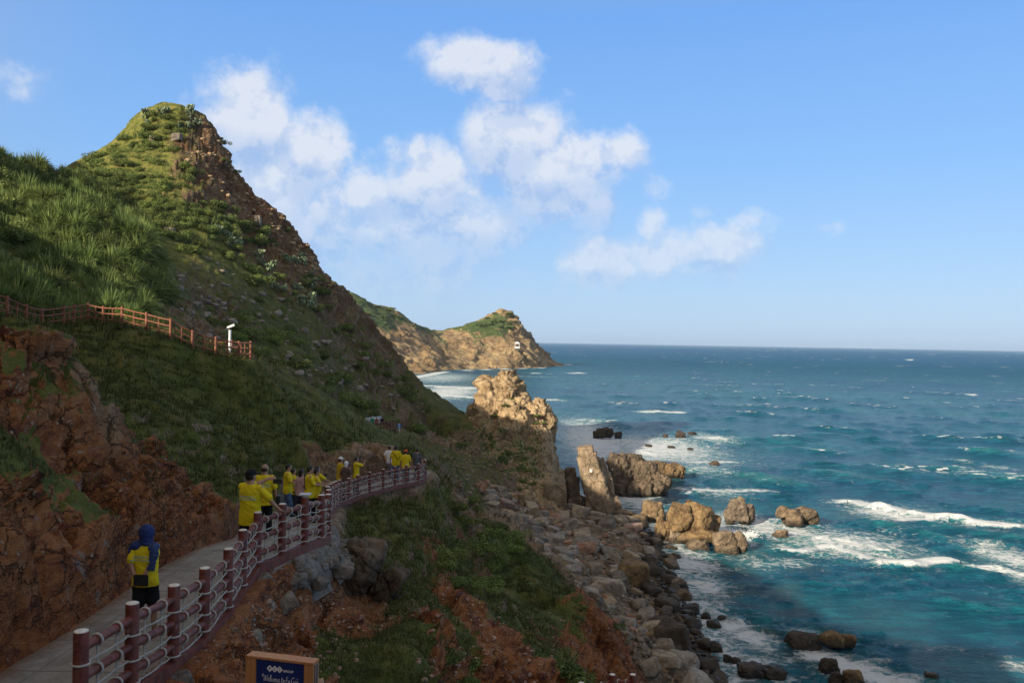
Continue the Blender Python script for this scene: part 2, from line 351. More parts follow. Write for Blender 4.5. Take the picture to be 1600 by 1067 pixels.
# paint points: (px, D, vegetation 0..1, redness 0..1)  -- where turf grows and where the soil is bare
PAINT = [(0,10,.15,.9),(60,11,.1,1),(120,12,.2,1),(200,14,.1,1),(300,16,.05,.8),(350,18,.1,.7),(60,12.5,.9,.8),(160,13.6,.55,.8),(0,12,.9,.8),(100,13.3,.7,.9),
 (240,16,.2,1),(300,17.6,.3,.9),(0,14.5,.4,.8),(80,14.8,.52,.7),(150,15.3,.5,.6),(200,16,.66,.6),(0,13.5,.4,.9),(110,13.9,.5,.8),(60,14.2,.5,.8),
 (100,22,1,.3),(250,24,1,.3),(350,24,1,.3),(200,32,1,.2),(350,34,.95,.2),(100,35,1,.3),(0,30,1,.3),(300,40,1,.2),(400,43,.85,.4),(420,46,.7,.6),(0,40,.8,.4),(200,44,.6,.5),
 (450,36,.9,.3),(440,28,.9,.3),(500,44,1,.2),(480,60,.95,.2),(540,55,.9,.3),(600,56,.9,.3),(650,56,.7,.4),(540,39,.15,.5),(580,44,.1,.4),(600,45,.1,.4),(505,37,.4,.5),
 (300,75,.35,.4),(250,66,.55,.3),(330,95,.45,.3),(400,100,.65,.3),(450,110,.65,.3),(500,120,.6,.3),(550,125,.5,.3),(600,130,.45,.3),(650,132,.45,.3),(690,135,.7,.2),(560,110,.7,.2),(620,118,.5,.4),
 (200,130,.95,.2),(150,135,1,.2),(250,147,.95,.2),(290,146,.45,.35),(330,144,.25,.5),(300,130,.45,.45),(350,138,.25,.5),(390,142,.15,.7),(430,143,.25,.5),(480,142,.3,.5),(520,141,.35,.4),(420,125,.4,.5),(230,115,.8,.3),(330,118,.7,.3),(600,141,.4,.4),(660,141,.6,.3),
 (60,60,.9,.3),(100,75,.9,.2),(200,80,.9,.2),(0,60,.7,.4),
 (700,90,.7,.5),(740,100,.5,.45),(720,115,.5,.45),(690,126,.2,.2),(800,100,.4,.35),(850,92,.0,.1),(900,80,.0,.1),(950,70,0,.1),(1000,60,0,.1),(900,110,0,.1),(1000,100,0,.1),(840,70,0,.1),(950,57,0,.2),(980,50,0,.2),
 (690,48,1,.3),(640,38,1,.2),(580,33,1,.2),(560,28,1,.2),(700,40,.9,.3),(740,50,.25,.4),(745,55,0,.3),(780,55,.6,.4),(760,60,.2,.3),(800,60,.3,.4),(720,60,.7,.3),
 (600,27,1,.2),(650,28,.8,.3),(690,33,.4,.8),(700,36,.6,.6),(750,44,.5,.6),(800,54,.6,.5),(840,54,.7,.6),(800,48,.8,.5),
 (400,13,.1,.8),(440,14,.05,.8),(380,11,.1,.8),(480,15,.05,.9),(450,12,.05,.9),(520,18,.0,.8),(560,16.5,.1,.8),(480,16.5,.1,.5),(580,19,.05,.7),(540,14.6,.9,.5),(560,13.5,.9,.5),(600,14.5,1,.4),(640,15.5,1,.4),(620,18,.45,.5),(650,20,.95,.4),(600,16.8,.3,.9),(660,23,.95,.3),
 (640,13,.35,1),(700,16,.1,1),(690,18,.3,1),(720,20,.7,.9),(710,24,.15,.9),(700,28,.3,.9),(780,20,.1,1),(760,23,.1,1),(820,23,.1,1),(735,28,.25,.9),
 (800,27,1,.3),(780,32,1,.3),(860,28,.8,.4),(760,36,.9,.3),(820,38,.8,.4),(860,45,.85,.4),(840,50,.8,.4),(880,48,.6,.5),(900,38,.25,.9),(930,42,.15,1),(950,44,.15,1),(970,43,.1,1),(920,47,.1,.9),(900,44,.5,.8),(880,33,.5,.9)]
_pa = np.array(PAINT); _px = np.array([(p[0]-800)/FPX*p[1] for p in PAINT]); _pu, _pv = warp_uv(_px, _pa[:, 1])
def paint(x, y):
    u, v = warp_uv(x, y); u = u + 0.012*fbm(u*60, v*30, u*0, 3, 91); v = v + 0.03*fbm(u*50, v*30, u*0+5, 3, 93)
    u = u.ravel(); v = v.ravel(); a = np.empty(u.shape); b = np.empty(u.shape)
    for i in range(0, len(u), 40000):
        d2 = (u[i:i+40000, None]-_pu)**2 + (0.6*(v[i:i+40000, None]-_pv))**2
        k = 1/(d2+1e-4)**2.2
        k /= k.sum(1, keepdims=True)
        a[i:i+40000] = k@_pa[:, 2]; b[i:i+40000] = k@_pa[:, 3]
    return a.reshape(x.shape), b.reshape(x.shape)

# ------------------------------------------------------------------ materials for ground and rock
def ground_material(name, near=True):
    m, t, b = material(name)
    pos = t.geo('Position'); nz = t.sep(t.geo('Normal'))[2]
    veg = t.attr('veg'); red = t.attr('red'); wet = t.attr('wet'); path = t.attr('rubble'); sc = t.attr('scale')
    # rock / soil colours
    n_big = t.noise(pos, 0.35, 4); n_mid = t.noise(pos, 1.6, 6, 0.65); n_fin = t.noise(pos, 9.0, 6, 0.7)
    str_ = t.noise(t.vmath('MULTIPLY', pos, (1.0, 0.6, 2.2)), 1.1, 6, 0.7, dist=1.2)
    tan = t.ramp(n_mid, [(.25, (.07, .05, .032)), (.42, (.17, .12, .07)), (.55, (.28, .20, .12)), (.7, (.38, .29, .19)), (.85, (.28, .14, .065))])
    redc = t.ramp(str_, [(.22, (.035, .017, .010)), (.38, (.12, .038, .017)), (.48, (.24, .085, .028)), (.56, (.30, .13, .05)), (.64, (.17, .05, .022)), (.78, (.38, .27, .18))])
    soil = t.mix(t.maprange(t.math('ADD', red, t.math('MULTIPLY', t.math('SUBTRACT', n_big, .5), .9)), .25, .85), tan, redc)
    # stones in the soil
    pj = t.vmath('ADD', pos, t.vmath('SCALE', t.noise(pos, 4.0, 3, col=True), .28))
    vs = t.voro(pj, 3.2, 'F1', 'Distance'); vc = t.voro(pj, 3.2, 'F1', 'Color')
    vs2 = t.voro(pj, 11.0, 'F1', 'Distance'); vc2 = t.voro(pj, 11.0, 'F1', 'Color')
    r1 = t.sep(vc); r2 = t.sep(vc2)
    st1 = t.math('MULTIPLY', t.maprange(vs, .34, .26), t.maprange(r1[0], .80, .86))
    st2 = t.math('MULTIPLY', t.maprange(vs2, .40, .30), t.maprange(r2[0], .55, .6))
    stone = t.mix(r2[1], (.26, .13, .065), (.40, .31, .23))
    soil = t.mix(t.math('MULTIPLY', st2, t.maprange(n_mid, .45, .6)), soil, stone)
    soil = t.mix(t.math('MULTIPLY', st1, t.maprange(n_big, .42, .6)), soil, t.mix(r1[1], (.20, .09, .045), (.33, .24, .17)))
    soil = t.mix(t.math('MULTIPLY', t.maprange(n_fin, .35, .75), .5), soil, t.mix(1.0, soil, (.42, .38, .36), 'MULTIPLY'))
    # turf
    g1 = t.noise(pos, 0.9, 5, .6); g2 = t.noise(pos, 14.0, 4, .7)
    turf = t.ramp(g1, [(.25, (.030, .036, .009)), (.42, (.065, .080, .016)), (.55, (.11, .125, .026)), (.68, (.17, .135, .045)), (.8, (.21, .15, .07))])
    turf = t.mix(t.math('MULTIPLY', t.maprange(g2, .3, .75), .55), turf, t.mix(1.0, turf, (.45, .5, .4), 'MULTIPLY'))
    fleck = t.math('MULTIPLY', t.maprange(t.voro(pos, 5.0), .12, .06), t.maprange(n_mid, .5, .6))
    turf = t.mix(t.math('MULTIPLY', fleck, .5), turf, (.30, .24, .15))
    edge = t.math('ADD', veg, t.math('ADD', t.math('MULTIPLY', t.math('SUBTRACT', n_mid, .5), 1.1), t.math('MULTIPLY', t.math('SUBTRACT', n_fin, .5), .5)))
    edge = t.math('ADD', edge, t.math('MULTIPLY', t.math('SUBTRACT', nz, .62), .55))
    turf = t.mix(t.maprange(t.sep(pos)[2], 27, 40), turf, t.mix(1.0, turf, (1.75, 1.65, 1.7), 'MULTIPLY'))  # turf lightened with height to paint the sunlit upper hill into the colour
    pc = t.vmath('ADD', pos, t.vmath('SCALE', t.noise(pos, 1.7, 4, .65, col=True), .9))
    c1_ = t.maprange(t.voro(t.vmath('MULTIPLY', pc, (1, 1, 1.5)), 1.5, 'DISTANCE_TO_EDGE'), 0, .05, 1, 0); c2_ = t.maprange(t.voro(t.vmath('MULTIPLY', pc, (1, 1, 1.8)), 5.5, 'DISTANCE_TO_EDGE'), 0, .07, 1, 0)
    crk = t.math('MULTIPLY', t.math('MAXIMUM', t.math('MULTIPLY', c1_, t.maprange(n_mid, .40, .52)), t.math('MULTIPLY', c2_, t.maprange(n_big, .45, .55))), t.maprange(nz, .93, .7))
    soil = t.mix(t.math('MULTIPLY', crk, .5), soil, (.018, .011, .008))
    pale = t.math('MULTIPLY', t.maprange(t.noise(pos, 1.1, 5, .6, dist=1.5), .60, .68), t.maprange(nz, .95, .7))
    soil = t.mix(t.math('MULTIPLY', pale, .75), soil, t.mix(n_fin, (.12, .10, .09), (.34, .29, .25)))
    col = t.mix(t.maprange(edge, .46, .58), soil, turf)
    col = t.mix(t.math('MULTIPLY', wet, .8), col, (.035, .03, .024))
    t.link(col, b.inputs['Base Color']); b.inputs['Roughness'].default_value = .92
    b.inputs['Specular IOR Level'].default_value = .25
    h = t.math('ADD', t.math('MULTIPLY', n_mid, .55), t.math('ADD', t.math('MULTIPLY', n_fin, .16), t.math('MULTIPLY', t.math('ADD', st1, st2), .10)))
    h = t.math('ADD', h, t.math('SUBTRACT', t.math('MULTIPLY', t.noise(pos, 30, 3, .7), .05), t.math('MULTIPLY', t.math('MULTIPLY', crk, t.maprange(edge, .46, .58, 1, 0)), .25)))
    t.link(t.bump(h, 1.0, t.math('ADD', .25, t.math('MULTIPLY', sc, .6))), b.inputs['Normal'])
    return m
M_GROUND = ground_material('earth_and_turf')
def rock_material(name, cols, scale=1.0, random_tint=0.0, veg=False, wetline=False, crack=.5):
    m, t, b = material(name)
    tcn = t.n.new('ShaderNodeTexCoord'); oi = t.n.new('ShaderNodeObjectInfo')
    pos = t.geo('Position')
    n1 = t.noise(pos, .9*scale, 6, .65); n2 = t.noise(pos, 5.5*scale, 6, .7); n3 = t.noise(t.vmath('MULTIPLY', pos, (1, 1, .35)), 1.6*scale, 5, .7, dist=.8)
    col = t.ramp(n1, [(.25, cols[0]), (.45, cols[1]), (.58, cols[2]), (.75, cols[3])])
    col = t.mix(t.maprange(n3, .52, .72, 0, .6), col, cols[4])
    col = t.mix(t.maprange(n2, .4, .75, 0, .6), col, t.mix(1.0, col, (.4, .37, .34), 'MULTIPLY'))
    e = t.voro(t.vmath('ADD', pos, t.vmath('SCALE', t.noise(pos, 1.5*scale, 3, col=True), .8)), .75*scale, 'DISTANCE_TO_EDGE')
    ck = t.maprange(e, .0, .035, 1, 0)
    col = t.mix(t.math('MULTIPLY', ck, crack), col, (.03, .024, .018))
    if random_tint:
        hs = t.n.new('ShaderNodeHueSaturation'); t.link(col, hs.inputs['Color'])
        t.link(t.maprange(oi.outputs['Random'], 0, 1, 1-random_tint, 1+random_tint, False), hs.inputs['Value'])
        rr = t.math('FRACT', t.math('MULTIPLY', oi.outputs['Random'], 7.31))
        t.link(t.maprange(rr, 0, 1, .6, 1.25, False), hs.inputs['Saturation'])
        col = hs.outputs[0]
    if veg:
        v = t.attr('veg'); nz = t.sep(t.geo('Normal'))[2]
        eg = t.math('ADD', t.math('ADD', v, t.math('MULTIPLY', t.math('SUBTRACT', n2, .5), 1.0)), t.math('MULTIPLY', t.math('SUBTRACT', n1, .5), 1.2))
        g = t.ramp(t.noise(pos, 2.5, 4), [(.3, (.03, .05, .014)), (.7, (.085, .125, .03))])
        col = t.mix(t.maprange(eg, .5, .62), col, g)
    if wetline:
        z = t.sep(pos)[2]; wl = t.maprange(t.math('ADD', z, t.math('MULTIPLY', t.math('SUBTRACT', n1, .5), 1.2)), .3, 1.35, 1, 0)
        col = t.mix(t.math('MULTIPLY', wl, .82), col, (.028, .022, .015))
        t.link(t.maprange(wl, 0, 1, .88, .35), b.inputs['Roughness'])
    else: b.inputs['Roughness'].default_value = .88
    t.link(col, b.inputs['Base Color']); b.inputs['Specular IOR Level'].default_value = .3
    h = t.math('ADD', t.math('MULTIPLY', n1, .4), t.math('SUBTRACT', t.math('MULTIPLY', n2, .14), t.math('MULTIPLY', ck, .12)))
    h = t.math('ADD', h, t.math('MULTIPLY', t.noise(pos, 22*scale, 4, .7), .05))
    t.link(t.bump(h, .9, .5/scale), b.inputs['Normal'])
    return m
TAN = [(.12, .08, .045), (.30, .215, .125), (.43, .325, .195), (.52, .42, .28), (.33, .185, .09)]
M_STACK = rock_material('golden_cliff_rock', TAN, .6, veg=True, wetline=True)
M_PILLAR = rock_material('pillar_rock', [(.13, .10, .07), (.24, .185, .125), (.32, .25, .17), (.40, .32, .22), (.32, .18, .10)], .8, wetline=True)
M_JOINT = rock_material('dark_shade_toned_rock', [(.06, .045, .032), (.11, .085, .06), (.17, .13, .09), (.26, .20, .15), (.20, .13, .08)], .8, wetline=True)  # darkened to put the shade on the large jointed rock into its colour
M_BROWNROCK = rock_material('brown_sea_rock', [(.07, .048, .028), (.17, .115, .064), (.26, .18, .095), (.33, .24, .145), (.13, .105, .08)], 1.0, .15, wetline=True)
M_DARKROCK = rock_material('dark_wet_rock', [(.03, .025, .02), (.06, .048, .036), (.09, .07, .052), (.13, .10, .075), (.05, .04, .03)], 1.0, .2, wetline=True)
M_BOULDER = rock_material('beach_boulder_rock', [(.12, .10, .075), (.23, .19, .145), (.31, .26, .195), (.40, .34, .26), (.27, .165, .10)], 1.3, .35, wetline=True, crack=.25)
M_ORANGEB = rock_material('orange_boulder_rock', [(.18, .10, .06), (.32, .17, .10), (.40, .23, .14), (.44, .30, .20), (.30, .18, .12)], 1.3, .25, wetline=True, crack=.2)
M_LIME = rock_material('pale_stone', [(.09, .075, .06), (.17, .145, .12), (.24, .21, .175), (.32, .285, .24), (.18, .12, .075)], 2.5, .15, crack=.2)
M_FAR = rock_material('headland_rock', [(.12, .08, .045), (.27, .185, .095), (.38, .28, .15), (.45, .36, .22), (.34, .20, .10)], .09, veg=True, crack=.55)

# ------------------------------------------------------------------ the terrain sheet
azs = np.concatenate([np.linspace(R(-175), R(-37), 120, endpoint=False), np.linspace(R(-37), R(13), 900, endpoint=False), np.linspace(R(13), R(80), 60)])
rr = [1.2]
while rr[-1] < 300:
    rr.append(rr[-1]*(1.0085 if rr[-1] > 8 else 1.03))
rr = np.array(rr)
RRg, AZg = np.meshgrid(rr, azs, indexing='ij')
TX, TY = RRg*np.sin(AZg), RRg*np.cos(AZg)
TZ = base_height(TX, TY)
TVEG, TRED = paint(TX, TY)
pd, pz, ps = pathdist(TX, TY)
# roughness grows with distance, is stronger on bare rock than on turf
amp = np.clip(RRg*0.010, 0.05, 1.3)
bare = sstep(.75, .25, TVEG)
UPF = np.array([unp(*p) for p in [(-40, 520, 37.5), (11.8, 495, 38.6), (41.6, 508, 40.0), (66, 515, 41.6), (100, 510, 43.6), (138, 506, 45.6), (191, 510, 43.6), (229.4, 520, 42.0), (267, 530, 41.8), (301, 548, 42.4), (337, 557, 43.2), (392, 562, 45.6)]])
ufd, ufz, _s = pathdist(TX, TY, UPF)
onpath = sstep(0.8, 1.5, pd)
beach = sstep(5.0, 2.5, TZ)*sstep(45, 55, TY)
TZ = TZ + (ufz-TZ)*sstep(1.6, .5, ufd); TZ0 = TZ.copy()
wl = np.clip(RRg*0.05, .6, 5.0)
for k, (L, a) in enumerate(((1.0, 1.0), (0.42, 0.5))):
    pass
def rough(x, y, z, L, seed): return fbm(x/L, y/L, z/L, 4, seed)
nA = rough(TX, TY, TZ*0, 1.1, 1)*.13; nB = rough(TX, TY, TZ*0, 4.5, 2)*.72; nC = rough(TX, TY, TZ*0, 14.0, 3)*1.6
wA = sstep(40, 8, RRg); wB = sstep(6, 20, RRg)*sstep(150, 60, RRg)*.8+.15*sstep(6, 20, RRg); wC = sstep(60, 110, RRg)
calmf = .15+.85*sstep(.6, 3.0, ufd)
TZ = TZ + calmf*onpath*(1-.8*beach)*(nA*wA + nB*wB*.95 + nC*wC*.8)
# small terraces (sheep-track steps) on the turf slopes
terr = fbm(TX/3.0, TY/3.0, TX*0, 3, 40)
hh = TZ/0.62 + terr*1.3; st = (np.floor(hh)+sstep(.55, 1.0, hh-np.floor(hh))) - hh
TZ = TZ + calmf*onpath*sstep(.5, .9, TVEG)*sstep(20, 26, RRg)*sstep(110, 60, RRg)*st*0.5
# craggy displacement of the bare faces along the surface normal
def grid_normals(X, Y, Z):
    gx = np.gradient(X, axis=0), np.gradient(Y, axis=0), np.gradient(Z, axis=0)
    gy = np.gradient(X, axis=1), np.gradient(Y, axis=1), np.gradient(Z, axis=1)
    n = np.stack([gy[1]*gx[2]-gy[2]*gx[1], gy[2]*gx[0]-gy[0]*gx[2], gy[0]*gx[1]-gy[1]*gx[0]], -1)
    n /= np.linalg.norm(n, axis=-1, keepdims=True)+1e-9
    n *= np.sign(n[..., 2:3]+1e-9)
    return n
N = grid_normals(TX, TY, TZ)
vis = (AZg > R(-40)) & (AZg < R(20)) & (RRg < 165)
def at(mask, f, *a):
    out = np.zeros(TX.shape); out[mask] = f(*[q[mask] for q in a]); return out
steep = sstep(.92, .6, N[..., 2])
def crag(x, y, z):
    r = np.hypot(x, y); 
    s1 = 0.9; v1, e1 = cells(x*s1+.3*fbm(x, y, z, 2, 5), y*s1, z*s1*.8, 11)
    v2, e2 = cells(x*2.6, y*2.6, z*2.0+.4*v1, 21)
    s0 = .22; v0, e0 = cells(x*s0+.15*fbm(x*.3, y*.3, z*.3, 2, 7), y*s0, z*s0*.8, 31)
    near = sstep(60, 25, r)
    return near*(v1*.36 - .14*sstep(.12, 0, e1) + v2*.15) + (1-near)*(v0*.65 + v1*.36 - .12*sstep(.1, 0, e1))
CR = at(vis, crag, TX, TY, TZ)
k = CR*onpath*(.22+.78*np.clip(steep+.55*bare, 0, 1))*np.clip(.15+bare*1.0+.25*sstep(80, 120, RRg), 0, 1)*(1-.7*beach)
farb = sstep(30, 45, RRg)*.0
DX, DY, DZ = TX + N[..., 0]*k, TY + N[..., 1]*k, TZ + N[..., 2]*k
# path bed
pw = sstep(1.25, 0.92, pd)
pw = np.where(ps > 0, sstep(1.22, 0.98, pd), sstep(1.6, 0.98, pd))
DX = DX*(1-pw)+TX*pw; DY = DY*(1-pw)+TY*pw; DZ = DZ*(1-pw)+(pz-.05)*pw
wet = sstep(1.0, .1, DZ)*(RRg > 40)
Nf = grid_normals(DX, DY, DZ)[..., 2]; TVEG = TVEG*(1-(1-sstep(.30, .62, Nf))*sstep(45, 30, RRg)*.75)
attrs = dict(veg=TVEG*.93*(1-pw)*(1-beach), red=TRED, wet=wet, rubble=beach, scale=np.clip(RRg/120, 0, 1))
g = mesh_np('terrain', np.stack([DX, DY, DZ], -1).reshape(-1, 3), grid_faces(len(rr), len(azs)), True, attrs, [M_GROUND])
terrain = tag(link('terrain', g), kind='structure')
from mathutils.bvhtree import BVHTree
def ground_z(x, y):
    """height of the finished terrain under world point"""
    hit = terrain.ray_cast(Vector((x, y, 200)), Vector((0, 0, -1)))
    return hit[1].z if hit[0] else float(base_height(np.array([x]), np.array([y]))[0])
def pix_hit(px, py):
    """where the sight line of a photograph pixel meets the terrain"""
    p = Vector(unp(px, py, 1.0)); o = Vector((0, 0, CH)); d = (p-o).normalized()
    hit = terrain.ray_cast(o, d)
    return (hit[1], hit[2]) if hit[0] else (None, None)

# ------------------------------------------------------------------ the sea
def fft_tile(n, L, wind, V, lmin, lmax, seed):
    r = np.random.default_rng(seed)
    kx = np.fft.fftfreq(n, L/n)*2*np.pi; KX, KY = np.meshgrid(kx, kx, indexing='ij'); K = np.hypot(KX, KY); K[0, 0] = 1
    c = (KX*wind[0]+KY*wind[1])/K
    Ph = np.exp(-1/(K*V*V/9.81)**2)/K**4*np.abs(c)**2.5*(1-.7*(c < 0))
    Ph *= (K > 2*np.pi/lmax)*np.exp(-(K*lmin/6.28)**2); Ph[0, 0] = 0
    h = (r.normal(size=(n, n))+1j*r.normal(size=(n, n)))*np.sqrt(Ph)
    H = np.fft.ifft2(h).real; s = H.std(); H /= s
    DXh = np.fft.ifft2(-1j*KX/K*h).real/s; DYh = np.fft.ifft2(-1j*KY/K*h).real/s
    return H, DXh, DYh
def samp(T, L, x, y):
    n = T.shape[0]; u = (x/L % 1)*n; v = (y/L % 1)*n; i = u.astype(int) % n; j = v.astype(int) % n; fu, fv = u-np.floor(u), v-np.floor(v)
    i1, j1 = (i+1) % n, (j+1) % n
    return (T[i, j]*(1-fu)+T[i1, j]*fu)*(1-fv)+(T[i, j1]*(1-fu)+T[i1, j1]*fu)*fv
saz = np.concatenate([np.linspace(R(-60), R(-9), 150, endpoint=False), np.linspace(R(-9), R(34), 1000, endpoint=False), np.linspace(R(34), R(75), 40)])
sr = [14.0, 22, 28, 34, 38]
while sr[-1] < 25000:
    r_ = sr[-1]; sr.append(r_ + max(0.22, 1.5*r_*r_/(CH*FPX)) if r_ < 2600 else r_*1.25)
sr = np.array(sr)
SR, SA = np.meshgrid(sr, saz, indexing='ij')
SX, SY = SR*np.sin(SA), SR*np.cos(SA)
wd = np.array([-.55, -.83]); wd /= np.linalg.norm(wd)
H1, X1, Y1 = fft_tile(1024, 190.0, wd, 9.0, 1.6, 26.0, 3)
H2, X2, Y2 = fft_tile(512, 47.0, wd, 5.0, .25, 4.5, 4)
H3, X3, Y3 = fft_tile(512, 640.0, (-.5, -.86), 14, 6, 60, 5)
rot = R(31); cx_, sx_ = math.cos(rot), math.sin(rot)
f1 = sstep(1400, 300, SR); f2 = sstep(260, 70, SR); f3 = sstep(2600, 900, SR)
q1 = samp(H1, 190., SX, SY); q2 = samp(H2, 47., SX*cx_+SY*sx_, SY*cx_-SX*sx_); q3 = samp(H3, 640., SX*.97+SY*.24, SY*.97-SX*.24)
calm = sstep(28, 60, SX + (SY-60)*.1)*.6+.4
SH = (.30*q1*f1*calm + .085*q2*f2 + .26*q3*f3*calm)
CHX = .30*.8*samp(X1, 190., SX, SY)*f1*calm; CHY = .30*.8*samp(Y1, 190., SX, SY)*f1*calm
crest = np.clip(q1*.5+q3*.5, -3, 3)
# foam: breakers, surf around rocks and along the shore; laid out on the water in metres
def onsea(px, py):
    u = px-800.0; v = 533.3-py; zz = (u*sa+v*ca)/FPX
    D = CH/max(-zz, 1e-4); return (u*ca-v*sa)/FPX*D, D
FO = np.zeros(SX.shape)
def seg_foam(pts, wid_near, wid_far, val, lift=0.0, off=0.0):
    """a breaking crest: white on the line and trailing behind (away from the shore)"""
    global FO, SH
    q = [onsea(*p) for p in pts]
    for a, b in zip(q[:-1], q[1:]):
        dx, dy = b[0]-a[0], b[1]-a[1]; L = math.hypot(dx, dy)
        t = ((SX-a[0])*dx+(SY-a[1])*dy)/L/L; tc_ = np.clip(t, 0, 1)
        ex, ey = SX-(a[0]+tc_*dx), SY-(a[1]+tc_*dy); d = np.hypot(ex, ey)
        s_ = np.sign(ey)*d; w_ = np.where(s_ > 0, wid_far, wid_near)
        FO = np.maximum(FO, val*np.exp(-(d/w_)**2))
        if lift:
            sd_ = (ex*-dy+ey*dx)/L*1.0; q_ = np.where(ey < 0, np.exp(-(d/.9)**2), np.exp(-(d/2.6)**2)); n_ = .7+.5*vnoise(SX*.35, SY*.35, SX*0, 9); SH = np.maximum(SH, SH*.4+lift*q_*n_)
def blob_foam(px, py, rx, ry, val):
    """rx, ry given in photograph pixels at that place, turned into metres"""
    global FO
    x0, y0 = onsea(px, py); rxm = rx/FPX*y0; y1 = onsea(px, py-ry)[1]; y2 = onsea(px, py+ry)[1]; rym = (y1-y2)/2
    FO = np.maximum(FO, val*np.exp(-(((SX-x0)/rxm)**2+((SY-y0)/rym)**2)))
# ---- foam layout
seg_foam([(1335, 786), (1380, 795), (1430, 805), (1475, 810), (1500, 814), (1545, 822), (1588, 826)], 1.0, 3.4, 1.15, .75)
seg_foam([(1370, 800), (1420, 812), (1460, 812)], .8, 2.0, 1.0)
seg_foam([(1385, 884), (1425, 888), (1455, 884), (1484, 880)], .7, 2.0, 1.1, .6)
seg_foam([(1225, 862), (1260, 865), (1300, 858), (1340, 872), (1390, 884)], .6, 1.8, .9, .35)
seg_foam([(1530, 892), (1565, 896), (1600, 900)], .7, 2.0, .9)
seg_foam([(1005, 644), (1065, 645)], 2.0, 5.0, 1.0, .5); seg_foam([(1085, 722), (1140, 722)], .8, 2.5, .9); seg_foam([(1070, 766), (1200, 768)], .8, 2.5, .8)
seg_foam([(640, 592), (700, 580)], 4, 7, 1.0); seg_foam([(668, 603), (738, 607)], 2.5, 7, 1.3); seg_foam([(676, 616), (760, 623)], 2, 5, 1.2)
seg_foam([(715, 579), (860, 574)], 4, 6, 1.0); seg_foam([(835, 583), (905, 583)], 3, 6, 1.2); seg_foam([(862, 571), (900, 569)], 4, 8, 1.1); seg_foam([(820, 610), (860, 611)], 2, 4, .7); seg_foam([(842, 624), (880, 626)], 2, 4, .9)
seg_foam([(1095, 686), (1135, 690)], 1.0, 3, 1.0); seg_foam([(1290, 1030), (1340, 1050), (1400, 1075)], 1.5, 2.2, 1.1); seg_foam([(1130, 1035), (1220, 1065)], 1, 2, .6)
seg_foam([(1500, 617), (1525, 617)], 1.5, 3, 1.1); seg_foam([(1455, 629), (1480, 629)], 1, 2.5, 1.0); seg_foam([(1420, 562), (1440, 562)], 5, 10, 1.3)
for a in [(1320, 850, 110, 28, .80), (1420, 862, 60, 20, .45), (1250, 835, 60, 20, .78), (1190, 820, 30, 26, .85), (1150, 812, 36, 14, .9), (1130, 830, 34, 22, .95), (1390, 800, 70, 16, .72), (1575, 870, 50, 26, .78), (1590, 900, 30, 16, .6),
          (1020, 700, 110, 26, .84), (930, 690, 60, 42, .95), (985, 770, 50, 30, .92), (940, 740, 30, 30, .9), (1110, 685, 40, 12, .6), (1100, 735, 50, 12, .55), (1130, 770, 50, 10, .5), (900, 665, 40, 14, .55),
          (1080, 880, 45, 24, .85), (1100, 915, 50, 22, .78), (1150, 985, 40, 22, .85), (1180, 1000, 40, 20, .85), (1120, 1010, 50, 22, .5), (1200, 1030, 60, 20, .5), (1040, 900, 30, 50, .55), (1180, 880, 60, 18, .42), (1090, 960, 30, 30, .6), (1330, 1045, 60, 24, .95), (1400, 1060, 50, 14, .6), (1260, 990, 40, 14, .55), (1230, 880, 50, 10, .5),
          (690, 590, 60, 9, .6), (700, 612, 60, 12, .8), (1450, 1010, 60, 10, .3), (1590, 1040, 40, 20, .45), (1560, 730, 30, 5, .5), (1500, 720, 20, 4, .6)]:
    blob_foam(*a)
# surf line wherever the land meets the water
shore = np.abs(base_height(SX[:360], SY[:360])+.3)
near = np.exp(-(shore/1.2)**2)*.6*(SR[:360] < 170)*(SY[:360] > 30)
FO[:360] = np.maximum(FO[:360], near)
caps = sstep(1.6, 2.4, q1*.75+q3*.75+.5*samp(H1, 523., SX, SY))*sstep(70, 150, SR)
seaatt = dict(foam=FO, caps=caps, crest=crest, shoal=sstep(36, 16, SX-(SY-60)*.12)*sstep(190, 130, SY))
sg = mesh_np('sea', np.stack([SX-CHX, SY-CHY, SH], -1).reshape(-1, 3), grid_faces(len(sr), len(saz)), True, seaatt)
m, t, b = material('sea_water')
pos = t.geo('Position'); foam = t.attr('foam'); capsA = t.attr('caps'); crestA = t.attr('crest'); shoal = t.attr('shoal')
dist = t.vmath('LENGTH', t.vmath('MULTIPLY', pos, (1, 1, 0)))
big = t.noise(t.vmath('MULTIPLY', pos, (1, 2.2, 1)), .006, 3, .5); mid = t.noise(t.vmath('MULTIPLY', pos, (1, 2.0, 1)), .035, 4, .55)
deep = t.mix(t.maprange(t.math('ADD', t.math('MULTIPLY', big, .6), t.math('MULTIPLY', mid, .4)), .38, .62), (.006, .072, .135), (.007, .105, .145))
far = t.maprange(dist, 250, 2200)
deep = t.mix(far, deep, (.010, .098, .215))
green = t.mix(t.math('MULTIPLY', t.maprange(crestA, .2, 2.0), t.maprange(dist, 400, 60)), deep, (.018, .150, .150))
aer = t.maprange(foam, .12, .75, 0, .62)                 # aerated water under the foam is paler
chop = t.noise(t.vmath('MULTIPLY', pos, (.75, 1.7, 1)), .30, 6, .68)
green = t.mix(t.maprange(chop, .42, .62), t.mix(1.0, green, (.62, .66, .72), 'MULTIPLY'), t.mix(1.0, green, (1.25, 1.25, 1.15), 'MULTIPLY'))
green = t.mix(aer, green, (.09, .29, .32))
bott = t.math('MULTIPLY', shoal, t.maprange(t.noise(pos, .22, 4), .45, .62))
green = t.mix(t.math('MULTIPLY', bott, .55), green, (.05, .07, .05))
